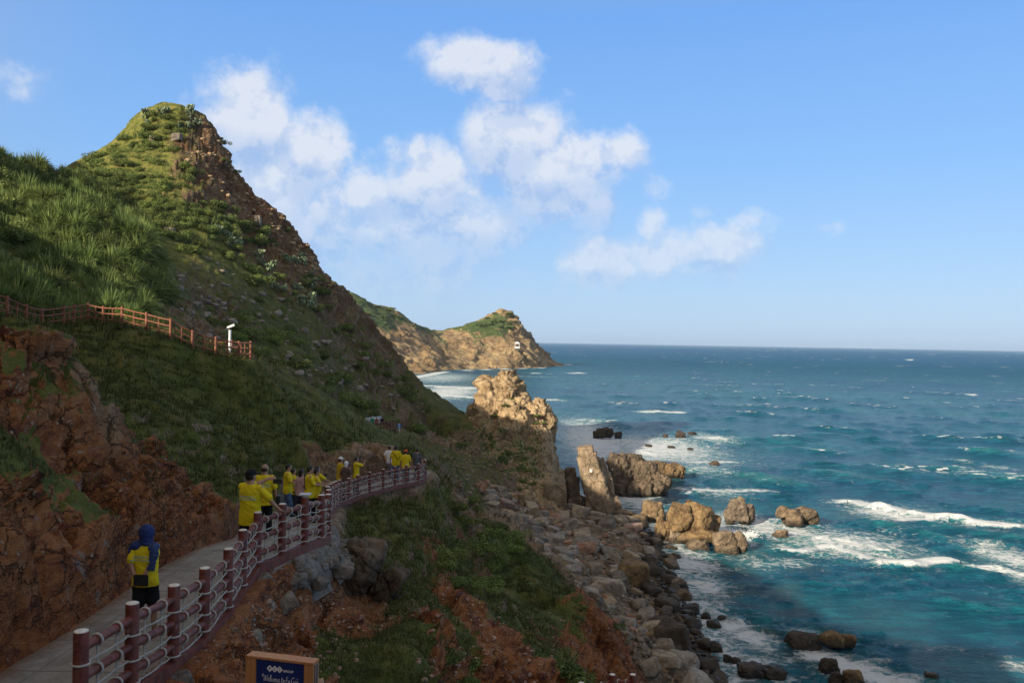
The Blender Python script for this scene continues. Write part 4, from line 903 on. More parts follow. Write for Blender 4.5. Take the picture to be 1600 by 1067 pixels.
slope_stones(500, [(380, 940), (500, 900), (540, 880), (640, 920), (640, 960), (500, 960), (520, 1067), (380, 1067)], (9, 26), .006, .045, M_LIME, 'pale pebbles scattered on the orange soil below the railing', 6)
slope_stones(420, [(590, 900), (650, 930), (660, 960), (630, 950), (580, 925)], (14, 30), .01, .05, M_LIME, 'band of pale gravel across the grassy hump', 7)
slope_stones(500, [(380, 940), (640, 900), (640, 960), (520, 1067), (380, 1067)], (9, 26), .008, .07, M_ORANGEB, 'orange stones scattered on the soil below the railing', 8)
slope_stones(500, [(640, 960), (700, 900), (1000, 980), (980, 1067), (640, 1067)], (12, 50), .012, .10, M_ORANGEB, 'orange stones in the gully', 9)
slope_stones(500, [(250, 300), (330, 190), (470, 350), (560, 480), (460, 420), (300, 250)], (110, 150), .15, .6, M_STACK, 'tan rubble on the sunlit face of the hill', 10)
slope_stones(300, [(250, 430), (330, 400), (600, 560), (700, 660), (600, 640), (300, 520)], (60, 140), .15, .8, M_BOULDER, 'rubble on the shaded face of the hill', 11)
for (px, py, D, s, sc, lb) in [(277, 218, 0, .95, (1, .8, .9), 'pale squared rock high on the sunlit hill face'), (238, 220, 0, .6, (1, .8, .9), 'small pale rock left of the squared one on the hill'), (403, 352, 0, .95, (.8, .8, 1.2), 'pale rock in orange scree on the hill edge'), (265, 365, 0, .8, (1, .8, .8), 'dark grey rock on the hill in front of the reeds')]:
    h, nn = pix_hit(px, py)
    if h: single_boulder(px, py, h.y, s, M_LIME if 'pale' in lb else M_BOULDER, int(px), lb, sc, .25)
# big outcrop below the railing, pale stones that carry the kerb
v, f = join_np([(lambda q: (roty(q[0], R(18))+np.array([0, 0, .2]), q[1]))(rock_np(71, (.62, .7, .85), 5, nplanes=10, soft=12, crag_amp=.10, crag_s=2.4)),
                (lambda q: (roty(q[0], R(38))+np.array([.55, .15, -.35]), q[1]))(rock_np(72, (.40, .6, .9), 5, nplanes=8, soft=12, crag_amp=.09, crag_s=2.2)),
                (lambda q: (q[0]+np.array([-.35, -.2, -.25]), q[1]))(rock_np(73, (.42, .5, .45), 4, nplanes=8, soft=12, crag_amp=.08))])
x, y, z = unp(560, 890, 20.0)
tag(link('rock_outcrop', mesh_np('rock_outcrop', v, f, True, None, [M_JOINT]), loc=(x, y, ground_z(x, y)+.25)), 'craggy brown rock jutting from the slope below the railing', 'rock')

# ------------------------------------------------------------------ plants
def leaf_material(name, c0, c1, c2, rough=.75, trans=.25):
    m, t, b = material(name)
    oi = t.n.new('ShaderNodeObjectInfo'); pos = t.geo()
    col = t.ramp(t.math('ADD', t.math('MULTIPLY', t.noise(pos, 1.3, 4, .6), .7), t.math('MULTIPLY', t.attr('tint'), .35)), [(.25, c0), (.52, c1), (.8, c2)])
    hs = t.n.new('ShaderNodeHueSaturation'); t.link(col, hs.inputs['Color']); t.link(t.maprange(oi.outputs['Random'], 0, 1, .7, 1.3, False), hs.inputs['Value'])
    t.link(t.maprange(t.math('FRACT', t.math('MULTIPLY', oi.outputs['Random'], 13.7)), 0, 1, .485, .512, False), hs.inputs['Hue'])
    t.link(hs.outputs[0], b.inputs['Base Color']); b.inputs['Roughness'].default_value = rough; b.inputs['Specular IOR Level'].default_value = .25
    tr = t.n.new('ShaderNodeBsdfTranslucent'); t.link(hs.outputs[0], tr.inputs['Color'])
    mx = t.n.new('ShaderNodeMixShader'); mx.inputs[0].default_value = trans
    t.link(b.outputs[0], mx.inputs[1]); t.link(tr.outputs[0], mx.inputs[2])
    t.link(mx.outputs[0], [n for n in t.n if n.type == 'OUTPUT_MATERIAL'][0].inputs['Surface'])
    return m
M_SHRUB = leaf_material('shrub_leaves', (.08, .115, .03), (.20, .25, .065), (.38, .40, .15))
M_REED = leaf_material('reed_leaves', (.09, .13, .04), (.22, .29, .085), (.42, .45, .20), .6, .42)
M_CACTUS = leaf_material('cactus_pads', (.12, .16, .09), (.20, .25, .15), (.33, .36, .24), .7, .05)
M_GRASS = leaf_material('grass_blades', (.045, .056, .014), (.10, .118, .026), (.22, .19, .07), .8, .2)
M_STEM, t, b = material('twig_bark'); t.link(t.mix(t.noise(t.geo(), 6, 4), (.08, .06, .04), (.16, .12, .08)), b.inputs['Base Color'])
def shrub_mesh(seed, n=1300, leaf=.10, lobes=9, mat=M_SHRUB, flat=.62):
    r = np.random.default_rng(seed)
    c = r.normal(size=(lobes, 3))*np.array([.42, .42, .18]); c[:, 2] = np.abs(c[:, 2])*.8+.02; rad = r.uniform(.26, .48, lobes)
    k_ = r.integers(lobes, size=n); d = r.normal(size=(n, 3)); d /= np.linalg.norm(d, axis=1, keepdims=True); d[:, 2] = d[:, 2]*np.where(d[:, 2] < 0, .8, 1)
    p = c[k_] + d*(rad[k_]*r.uniform(.75, 1.06, n))[:, None]*np.array([1, 1, flat+.2])
    p[:, 2] = np.maximum(p[:, 2], -.35)
    nrm = d+r.normal(size=(n, 3))*.55; nrm /= np.linalg.norm(nrm, axis=1, keepdims=True)
    a = np.cross(nrm, r.normal(size=(n, 3))); a /= np.linalg.norm(a, axis=1, keepdims=True); b_ = np.cross(nrm, a)
    s = leaf*r.uniform(.6, 1.4, n)[:, None]
    V = np.stack([p-a*s, p-b_*s*.5, p+a*s, p+b_*s*.5], 1).reshape(-1, 3)
    F = np.arange(4*n).reshape(n, 4)
    # a dark inner mass of twigs so that the crown is not see-through everywhere
    iv, if_ = ico(2); 
    me = mesh_np('shrub', V, F, False, dict(tint=np.repeat(r.uniform(-.5, .5, n), 4)), [mat])
    return me
def core_mesh(seed):
    r = np.random.default_rng(seed); Vs, Fs, o = [], [], 0
    for k_ in range(9):
        a = r.uniform(0, 6.28); l = r.uniform(.5, .85); tip = np.array([math.cos(a)*l*.6, math.sin(a)*l*.6, l*.55]); base = np.array([0, 0, -.25])
        for s0, s1, w0, w1 in ((base, tip*.5, .035, .022), (tip*.5, tip, .022, .006)):
            q = np.array([[1, 0, 0], [0, 1, 0], [-1, 0, 0], [0, -1, 0.]]); Vs.append(np.vstack([s0+q*w0, s1+q*w1])); Fs.append(np.array([[i, (i+1) % 4, 4+(i+1) % 4, 4+i] for i in range(4)])+o); o += 8
    return mesh_np('stem', np.vstack(Vs), np.vstack(Fs), True, None, [M_STEM])
SHR = [(shrub_mesh(i, 2600, .062, 14), core_mesh(i)) for i in range(7)]
SHR2 = [(shrub_mesh(20+i, 700, .12, 6), core_mesh(20+i)) for i in range(4)]
def place_shrub(name, x, y, z, s, protos, label, cat, group, parts=True, flat=1.0):
    e = empty(name, (x, y, z), rng.uniform(0, 6.28)); tag(e, label, cat, group)
    me, st = protos[rng.integers(len(protos))]
    c = link('foliage', me, e); c.scale = (s, s, s*flat)
    if st is not None: c = link('stem', st, e); c.scale = (s, s, s*flat)
    return e
def scatter(poly, n, Dr, seed, mind=0.0, nzmin=0.0):
    r_ = np.random.default_rng(seed); out = []; xs = [p[0] for p in poly]; ys = [p[1] for p in poly]; tries = 0
    while len(out) < n and tries < n*12:
        tries += 1; px, py = r_.uniform(min(xs), max(xs)), r_.uniform(min(ys), max(ys))
        if not in_poly(np.array([px]), np.array([py]), poly)[0]: continue
        h, nn = pix_hit(px, py)
        if h is None or not (Dr[0] < h.y < Dr[1]) or abs(nn.z) < nzmin: continue
        if mind and any((h-o).length < mind for o in out): continue
        out.append(h)
    return out
G1 = 'green shrubs carpeting the left shoulder of the hill'
for poly, n, Dr, sd, s0, s1, md, lab, grp in [
    ([(122, 268), (160, 240), (208, 205), (245, 175), (295, 172), (290, 200), (225, 235), (240, 300), (330, 330), (290, 370), (235, 345), (170, 300)], 105, (95, 155), 1, 1.1, 2.0, 1.2, 'dense green shrub on the sunlit left shoulder of the hill', G1),
    ([(235, 225), (290, 225), (310, 300), (360, 320), (370, 345), (270, 400), (230, 330)], 34, (100, 150), 2, 1.0, 2.3, 1.8, 'rounded green bush on the rubble of the sunlit hill face', 'bushes on the sunlit hill face'),
    ([(270, 330), (400, 345), (430, 380), (330, 410), (270, 380)], 30, (90, 150), 3, 1.2, 2.5, 1.6, 'bright bush on the lower edge of the sunlit hill face', 'bushes at the edge of the hill shade'),
    ([(300, 420), (480, 420), (560, 520), (700, 660), (640, 690), (480, 600), (400, 560), (320, 500)], 66, (62, 145), 4, 1.0, 2.4, 2.0, 'dark shrub on the shaded seaward face of the hill', 'shrubs on the shaded hill face'),
    ([(310, 175), (345, 215), (380, 280), (450, 340), (480, 400), (440, 350), (360, 270)], 10, (120, 150), 5, .7, 1.3, 2.5, 'small bush clinging to the rocky right edge of the hill', 'bushes on the rocky edge of the hill')]:
    for h in scatter(poly, n, Dr, sd, md): place_shrub('shrub', h.x, h.y, h.z-.4, .9*rng.uniform(s0, s1), SHR, lab, 'shrub', grp, flat=1.0)
for i, (px, py, s) in enumerate([(722, 812, .9), (755, 835, 1.5), (775, 838, 1.6), (768, 822, 1.5), (792, 850, 1.4), (800, 835, 1.5), (800, 858, 1.2), (735, 850, 1.3), (715, 852, 1.2), (748, 855, 1.4), (690, 862, 1.0), (770, 875, 1.5), (755, 885, 1.2), (818, 872, 1.0), (690, 880, .8), (712, 908, .8), (750, 912, 1.1), (762, 918, 1.1),
                                  (735, 780, 1.2), (705, 790, 1.2), (745, 795, .9), (892, 985, .9), (905, 945, .7), (880, 1045, 1.0), (700, 1020, .55), (735, 1035, .6), (720, 1060, .5), (960, 975, .6)]):
    h, nn = pix_hit(px, py)
    if h: place_shrub('bush', h.x, h.y, h.z-.1, s*.82, SHR, 'low dark green bush on the broken ground below the path', 'bush', 'bushes on the broken ground below the path', flat=.75)
# scrub on the stack foot
_hb = stack
def stack_hit(px, py):
    p = Vector(unp(px, py, 1.0)); o = Vector((0, 0, CH)); hit = stack.ray_cast(o, (p-o).normalized()); return hit[1] if hit[0] else None
r_ = np.random.default_rng(5)
for i in range(48):
    for _ in range(30):
        px, py = r_.uniform(695, 868), r_.uniform(640, 780)
        if in_poly(np.array([px]), np.array([py]), [(745, 655), (780, 690), (825, 700), (862, 740), (850, 775), (800, 760), (740, 745), (690, 715), (705, 690)])[0]: break
    h = stack_hit(px, py)
    if h: place_shrub('shrub', h.x, h.y, h.z-.15, r_.uniform(.5, 1.25), SHR, 'low green scrub bush on the shaded foot of the sea stack', 'shrub', 'scrub on the sea stack', flat=.6)
for px, py, s in [(790, 632, 1.0), (802, 622, .7), (838, 648, 1.0), (842, 660, .9), (770, 648, .8)]:
    h = stack_hit(px, py)
    if h: place_shrub('shrub', h.x, h.y, h.z-.15, s, SHR2, 'bright green tuft on the sunlit top of the sea stack', 'shrub', 'tufts on top of the sea stack', flat=.6)
for i, (px, py, s) in enumerate([(-14, 262, 2.6), (2, 258, 2.4), (14, 268, 2.2), (-6, 285, 2.4), (10, 300, 2.0), (24, 284, 1.8), (0, 330, 2.0), (6, 372, 1.8), (18, 352, 1.6)]):
    h, nn = pix_hit(px, py)
    if h: place_shrub('bush', h.x, h.y, h.z, s, SHR, 'dark leafy bush at the left edge among the reeds', 'bush', 'dark bushes at the left edge', flat=1.15)
# reeds
def reed_mesh(seed, n=620, segs=4):
    """a dome of long leaves that spring from one stool and arch outwards"""
    r = np.random.default_rng(seed)
    ph = r.uniform(0, 6.28, n); th = np.arccos(r.uniform(.05, 1, n)); L = r.uniform(.65, 1.1, n)
    base = np.stack([np.cos(ph)*.18, np.sin(ph)*.18, np.zeros(n)], 1)*r.uniform(0, 1, n)[:, None]
    d = np.stack([np.sin(th)*np.cos(ph), np.sin(th)*np.sin(ph), np.cos(th)], 1); side = np.stack([-np.sin(ph), np.cos(ph), np.zeros(n)], 1)+r.normal(size=(n, 3))*.35
    side /= np.linalg.norm(side, axis=1, keepdims=True); Vs = []
    for k_ in range(segs+1):
        t_ = k_/segs; w_ = .026*(1-t_**1.6)+.003
        c = base+d*(L*t_)[:, None]; c[:, 2] -= L*np.sin(th)*.55*t_**2.2
        Vs += [c-side*w_, c+side*w_]
    V = np.stack(Vs, 1).reshape(-1, 3); m_ = 2*(segs+1)
    F = np.concatenate([np.arange(n)[:, None]*m_+np.array([[2*k_, 2*k_+1, 2*k_+3, 2*k_+2]]) for k_ in range(segs)])
    return mesh_np('reed_clump', V, F, True, dict(tint=np.repeat(r.uniform(-.5, .6, n), m_)), [M_REED])
RD = [reed_mesh(i) for i in range(5)]
REEDP = [(-5, 232), (60, 250), (112, 258), (160, 300), (225, 345), (255, 420), (250, 480), (200, 490), (150, 480), (120, 440), (60, 420), (30, 380), (10, 300)]
lit = scatter(REEDP, 190, (44, 120), 31, 1.45) + scatter([(0, 385), (60, 400), (120, 450), (130, 490), (60, 490), (0, 470)], 32, (40, 62), 33, 1.0) + scatter([(-40, 215), (15, 225), (30, 300), (10, 380), (-40, 380)], 26, (44, 100), 34, 1.7)
for h in lit:
    o = link('reed_clump', RD[rng.integers(5)], loc=(h.x, h.y, h.z-.3)); s = rng.uniform(1.2, 2.3)*(h.y/70)**.5; o.scale = (s, s, s); o.rotation_euler = (0, 0, rng.uniform(0, 6.28))
    tag(o, 'clump of tall arching reed grass on the slope above the wooden fence', 'reed clump', 'reed clumps on the left slope')
# grey-green cactus patches
def cactus_mesh(seed, n=46):
    r = np.random.default_rng(seed); iv, if_ = ico(1); Vs, Fs, tn, o = [], [], [], 0; tips = []
    for k_ in range(n):
        p = np.zeros(3) if not tips else tips[r.integers(len(tips))]+np.array([r.normal()*.13, r.normal()*.13, abs(r.normal())*.12+.02]); p[2] = min(p[2], .8); tips.append(p)
        q = rotz(roty(iv*np.array([.13, .035, .19]), r.normal()*.6), r.uniform(0, 6.28))+p; Vs.append(q); Fs.append(if_+o); o += len(iv); tn.append(np.full(len(iv), r.uniform(-.5, .5)))
    return mesh_np('cactus', np.vstack(Vs), np.vstack(Fs), True, dict(tint=np.concatenate(tn)), [M_CACTUS])
CC = [cactus_mesh(i) for i in range(3)]
for h in scatter([(430, 400), (470, 400), (505, 450), (480, 490), (440, 470), (380, 420)], 15, (100, 145), 41, .8) + scatter([(215, 175), (300, 165), (320, 200), (270, 210), (225, 200)], 9, (110, 155), 42, 1.0) + scatter([(330, 330), (400, 380), (420, 430), (350, 400)], 8, (90, 145), 43, 1):
    o = link('cactus', CC[rng.integers(3)], loc=(h.x, h.y, h.z)); s = rng.uniform(1.0, 1.8); o.scale = (s, s, s); o.rotation_euler = (0, 0, rng.uniform(0, 6.28))
    tag(o, 'pale grey green cactus clump on the hill', 'cactus', 'cactus clumps on the hill')
# far bushes on the headland
hd = [o for o in COL.objects if o.name == 'headland'][0]
r_ = np.random.default_rng(9)
for i in range(46):
    if i < 26: px, py = r_.uniform(752, 806), r_.uniform(488, 512)
    else: px, py = r_.uniform(560, 640), r_.uniform(465, 500)
    p = Vector(unp(px, py, 1.0)); o = Vector((0, 0, CH)); hit = hd.ray_cast(o, (p-o).normalized())
    if hit[0]: place_shrub('bush', *hit[1], r_.uniform(3, 6), SHR2, 'green bush on top of the far headland', 'bush', 'bushes on the far headland', flat=.5)

# turf: short blades over all the grassy ground
def grass_field(n, r0, r1, seed, hgt):
    r = np.random.default_rng(seed); lr = r.uniform(math.log(r0), math.log(r1), n); az_ = r.uniform(R(-36), R(10), n)
    x, y = np.exp(lr)*np.sin(az_), np.exp(lr)*np.cos(az_); ve, _ = paint(x, y); pd_, _, _ = pathdist(x, y)
    # nearest grid vertex gives the finished surface
    i = np.clip(np.searchsorted(rr, np.exp(lr)), 0, len(rr)-1); j = np.clip(np.searchsorted(azs, az_), 0, len(azs)-1)
    k_ = (ve+.35*fbm(x*.8, y*.8, x*0, 3, 77) > .52) & (pd_ > 1.3) & (N[i, j, 2] > .14)
    i, j, x, y = i[k_], j[k_], x[k_], y[k_]; p = np.stack([DX[i, j], DY[i, j], DZ[i, j]], 1); nn = N[i, j]; rad = np.hypot(p[:, 0], p[:, 1])
    nb = 6; m_ = len(p); P3 = np.repeat(p, nb, 0); sc_ = np.repeat(np.clip(rad/18, .75, 4), nb)
    P3 = P3 + r.normal(size=P3.shape)*np.array([.05, .05, .01])*sc_[:, None]
    a = r.uniform(0, 6.28, m_*nb); dr = np.stack([np.cos(a), np.sin(a), -.2*np.ones(m_*nb)], 1); side = np.stack([-np.sin(a), np.cos(a), 0*a], 1)
    L = hgt*sc_**.8*r.uniform(.5, 1.4, m_*nb); up = np.repeat(nn*.4, nb, 0)+np.array([0, 0, .7])
    w_ = (.006*sc_)[:, None]; lo = P3-np.array([0, 0, .02])
    mid = P3+up*(L*.6)[:, None]+dr*(L*.25)[:, None]; tip = P3+up*(L*.85)[:, None]+dr*(L*.75)[:, None]
    V = np.stack([lo-side*w_, lo+side*w_, mid+side*w_*.8, mid-side*w_*.8, tip+side*w_*.15, tip-side*w_*.15], 1).reshape(-1, 3)
    b0 = np.arange(m_*nb)[:, None]*6; F = np.concatenate([b0+np.array([[0, 1, 2, 3]]), b0+np.array([[3, 2, 4, 5]])])
    me = mesh_np('turf_grass', V, F, True, dict(tint=np.repeat(r.uniform(-.5, .6, m_*nb), 6)), [M_GRASS])
    return me
tag(link('grass_tussocks', grass_field(5200, 14, 90, 8, .24)), 'taller tussocks of grass dotted over the slopes', 'grass', kind='stuff')
tag(link('turf_grass', grass_field(60000, 8.5, 62, 3, .075)), 'short green turf grass growing over the slopes beside the path', 'grass', kind='stuff')
# ------------------------------------------------------------------ path, railings, walls
def tube_np(pts, rad, seg=8, closed=False, caps=True):
    P_ = np.array(pts, float); n = len(P_); rad = np.full(n, rad) if np.isscalar(rad) else np.array(rad, float)
    T = np.gradient(P_, axis=0) if not closed else np.roll(P_, -1, 0)-np.roll(P_, 1, 0)
    T /= np.linalg.norm(T, axis=1, keepdims=True)+1e-12
    up = np.array([0, 0, 1.0]) if abs(T[0, 2]) < .9 else np.array([1.0, 0, 0])
    A = np.cross(T, up); 
    for i in range(1, n):
        a = A[i-1]-T[i]*np.dot(A[i-1], T[i]); A[i] = a
        A[i] /= np.linalg.norm(A[i])+1e-12
    A[0] /= np.linalg.norm(A[0])
    B = np.cross(T, A); th = np.linspace(0, 2*np.pi, seg, endpoint=False)
    V = (P_[:, None]+rad[:, None, None]*(np.cos(th)[None, :, None]*A[:, None]+np.sin(th)[None, :, None]*B[:, None])).reshape(-1, 3)
    F = []
    m_ = n if closed else n-1
    for i in range(m_):
        for k_ in range(seg):
            a0 = i*seg+k_; a1 = i*seg+(k_+1) % seg; b0 = ((i+1) % n)*seg+k_; b1 = ((i+1) % n)*seg+(k_+1) % seg
            F.append((a0, a1, b1, b0))
    if caps and not closed:
        V = np.vstack([V, P_[0], P_[-1]]); c0, c1 = len(V)-2, len(V)-1
        for k_ in range(seg):
            F.append((c0, (k_+1) % seg, k_, k_)); e = (n-1)*seg; F.append((c1, e+k_, e+(k_+1) % seg, e+(k_+1) % seg))
    return V, np.array(F)
def clean_mesh(name, VF, mats, smooth=True, sharp=None):
    """quads whose last two indices coincide are triangles"""
    V, F = VF; me = bpy.data.meshes.new(name)
    me.from_pydata([tuple(v) for v in V], [], [tuple(f) if f[2] != f[3] else tuple(f[:3]) for f in F]); 
    for m_ in mats: me.materials.append(m_)
    me.polygons.foreach_set('use_smooth', [smooth]*len(me.polygons)); me.update()
    if sharp:
        try: me.set_sharp_from_angle(angle=R(sharp))
        except Exception: pass
    return me
def box_np(c, h, M_=None):
    c = np.array(c, float); h = np.array(h, float)
    V = np.array([[x, y, z] for x in (-1, 1) for y in (-1, 1) for z in (-1, 1)])*h
    if M_ is not None: V = V@M_.T
    return V+c, np.array([[0, 1, 3, 2], [4, 6, 7, 5], [0, 4, 5, 1], [2, 3, 7, 6], [0, 2, 6, 4], [1, 5, 7, 3]])
def simple_mat(name, c0, c1, rough=.6, ns=8, bumpd=.01, spec=.4, var=0.0):
    m, t, b = material(name); tcn = t.n.new('ShaderNodeTexCoord'); pos = tcn.outputs['Object']
    n = t.noise(pos, ns, 5, .65); col = t.mix(t.maprange(n, .35, .65), c0, c1)
    t.link(col, b.inputs['Base Color']); b.inputs['Roughness'].default_value = rough; b.inputs['Specular IOR Level'].default_value = spec
    t.link(t.bump(t.noise(pos, ns*3, 4, .6), .6, bumpd), b.inputs['Normal'])
    return m
M_MAROON = simple_mat('maroon_paint', (.085, .020, .015), (.175, .040, .027), .55, 9, .012, .4)
_t = NT(M_MAROON.node_tree); _b = M_MAROON.node_tree.nodes['Principled BSDF']; _src = _b.inputs['Base Color'].links[0].from_socket; _p = _t.geo()
_ch = _t.maprange(_t.noise(_p, 7, 7, .72), .60, .66); _du = _t.maprange(_t.noise(_t.vmath('MULTIPLY', _p, (1, 1, .25)), 9, 5, .7), .45, .75)
_c = _t.mix(_t.math('MULTIPLY', _du, .45), _src, (.17, .11, .085)); _c = _t.mix(_t.math('MULTIPLY', _ch, .7), _c, (.26, .21, .18)); _t.link(_c, _b.inputs['Base Color'])
M_CAP = simple_mat('pale_cap_paint', (.50, .48, .42), (.68, .66, .60), .7, 20, .003)
M_ROPE = simple_mat('white_rope', (.30, .28, .255), (.50, .48, .44), .9, 60, .004, .2)
M_WOODP = simple_mat('brown_fence_paint', (.14, .048, .026), (.25, .095, .052), .7, 6, .01)
M_WHITE = simple_mat('white_enamel', (.72, .73, .73), (.82, .82, .81), .35, 4, .002)
M_BLACK = simple_mat('black_plastic', (.012, .012, .013), (.03, .03, .03), .45, 12, .002)
M_CONC = simple_mat('pale_concrete', (.42, .45, .50), (.56, .58, .62), .85, 2.5, .01)
m, t, b = material('path_concrete'); pos = t.geo(); u_ = t.attr('along'); 
jn = t.math('ABSOLUTE', t.math('SUBTRACT', t.math('FRACT', t.math('MULTIPLY', u_, 1/1.15)), .5))
jl = t.maprange(jn, .485, .495); n_ = t.noise(pos, 2.2, 6, .65); n2_ = t.noise(pos, 18, 4, .7)
jc = t.maprange(t.math('ABSOLUTE', t.math('SUBTRACT', t.math('FRACT', t.math('MULTIPLY', t.attr('across'), 1.6)), .5)), .47, .49)
c_ = t.ramp(n_, [(.3, (.16, .145, .13)), (.5, (.24, .225, .205)), (.7, (.31, .295, .27))]); c_ = t.mix(t.math('MULTIPLY', t.maprange(n2_, .35, .7), .4), c_, (.13, .10, .08))
c_ = t.mix(t.math('MULTIPLY', t.math('MAXIMUM', jl, t.math('MULTIPLY', jc, .5)), .75), c_, (.06, .05, .045)); ed_ = t.math('ADD', t.math('ABSOLUTE', t.math('ADD', t.attr('across'), .08)), t.math('MULTIPLY', t.math('SUBTRACT', t.noise(pos, 3.5, 6, .7), .5), .9))
c_ = t.mix(t.math('MULTIPLY', t.maprange(ed_, .62, .98), .85), c_, t.mix(n2_, (.10, .045, .022), (.22, .12, .065)))
st_n = t.maprange(t.noise(pos, .9, 6, .7), .52, .66); c_ = t.mix(t.math('MULTIPLY', st_n, .4), c_, (.085, .065, .05))
t.link(c_, b.inputs['Base Color']); b.inputs['Roughness'].default_value = .85
t.link(t.bump(t.math('SUBTRACT', t.math('MULTIPLY', n2_, .3), t.math('MULTIPLY', jl, .5)), .8, .02), b.inputs['Normal'])
M_PATH = m
def smooth_line(pts, step=.25):
    P_ = np.array(pts, float); out = []
    for i in range(len(P_)-1):
        p0, p1, p2, p3 = P_[max(i-1, 0)], P_[i], P_[i+1], P_[min(i+2, len(P_)-1)]
        k_ = max(2, int(np.linalg.norm(p2-p1)/step))
        for j in range(k_):
            t_ = j/k_; out.append(.5*((2*p1)+(-p0+p2)*t_+(2*p0-5*p1+4*p2-p3)*t_**2+(-p0+3*p1-3*p2+p3)*t_**3))
    out.append(P_[-1]); return np.array(out)
CLn = smooth_line(PATH)
def ribbon(name, line, wl_, wr_, thick, mat):
    T = np.gradient(line[:, :2], axis=0); T /= np.linalg.norm(T, axis=1, keepdims=True); Rn = np.stack([T[:, 1], -T[:, 0]], 1)
    al = np.concatenate([[0], np.cumsum(np.linalg.norm(np.diff(line[:, :2], axis=0), axis=1))]); nw = 8
    Vs, A, B = [], [], []
    for k_ in range(nw+1):
        o_ = -wl_+(wl_+wr_)*k_/nw; Vs.append(np.stack([line[:, 0]+Rn[:, 0]*o_, line[:, 1]+Rn[:, 1]*o_, line[:, 2]+.012*vnoise(line[:, 0]*1.5, line[:, 1]*1.5+k_, line[:, 2])], 1)); A.append(al); B.append(np.full(len(al), o_))
    V = np.stack(Vs, 1); e0 = V[:, :1].copy(); e0[..., 2] -= thick; e1 = V[:, -1:].copy(); e1[..., 2] -= thick
    V = np.concatenate([e0, V, e1], 1); A = np.stack([A[0]]+A+[A[-1]], 1); B = np.stack([B[0]]+B+[B[-1]], 1)
    return link(name, mesh_np(name, V.reshape(-1, 3), grid_faces(V.shape[0], V.shape[1]), False, dict(along=A.ravel(), across=B.ravel()), [mat]))
tag(ribbon('path', CLn, 1.02, .86, .3, M_PATH), kind='structure')

POSTS = [(127, 985.5, 8.05), (207, 941.8, 9.0), (272, 914, 10.1), (320, 887, 11.15), (357, 857, 12.35), (379.5, 827.7, 13.5), (403, 800, 14.5), (441.5, 787, 15.3), (477, 776, 16.2), (502.5, 773, 17.5), (513, 772, 18.8), (513.5, 765, 20.6), (512, 760, 22.4), (511, 757, 24.3), (516, 755.5, 26.5), (521, 753, 28.8),
         (525, 751.5, 31.2), (530.5, 749.5, 33.6), (545, 746.7, 35.0), (559, 742, 36.4), (578, 737, 37.7), (599, 732.5, 38.9), (617.5, 728.6, 40.1), (635, 726, 41.2), (654, 724, 42.4), (665, 719, 43.7), (664, 716.5, 45.3), (659, 715, 47)]
PT = [np.array(unp(*p)) for p in POSTS]
HP_ = 1.0
def rope_line(a, b, sag, n=10):
    t_ = np.linspace(0, 1, n)[:, None]; p = a*(1-t_)+b*t_; p[:, 2] -= (4*sag*t_*(1-t_))[:, 0]; return p
def twist(p, r_=.013, pitch=.055):
    """two strands wound round each other"""
    p = np.array(p); d = np.linalg.norm(p[-1]-p[0]); n = max(4, int(d/.022)); q = np.stack([np.interp(np.linspace(0, 1, n), np.linspace(0, 1, len(p)), p[:, k_]) for k_ in range(3)], 1)
    T = (p[-1]-p[0])/d; A = np.cross(T, [.3, .9, .2]); A /= np.linalg.norm(A); B = np.cross(T, A); ph = np.linspace(0, d/pitch*2*np.pi, n)
    o = (np.cos(ph)[:, None]*A+np.sin(ph)[:, None]*B)*r_*.55
    return join_np([tube_np(q+o, r_*.7, 5), tube_np(q-o, r_*.7, 5)])
def ring(c, axis, r_, w_=.012, n=14):
    axis = axis/np.linalg.norm(axis); A = np.cross(axis, [0.1, .2, 1]); A /= np.linalg.norm(A); B = np.cross(axis, A); th = np.linspace(0, 2*np.pi, n, endpoint=False)
    return tube_np(c+r_*(np.cos(th)[:, None]*A+np.sin(th)[:, None]*B), w_, 6, closed=True)
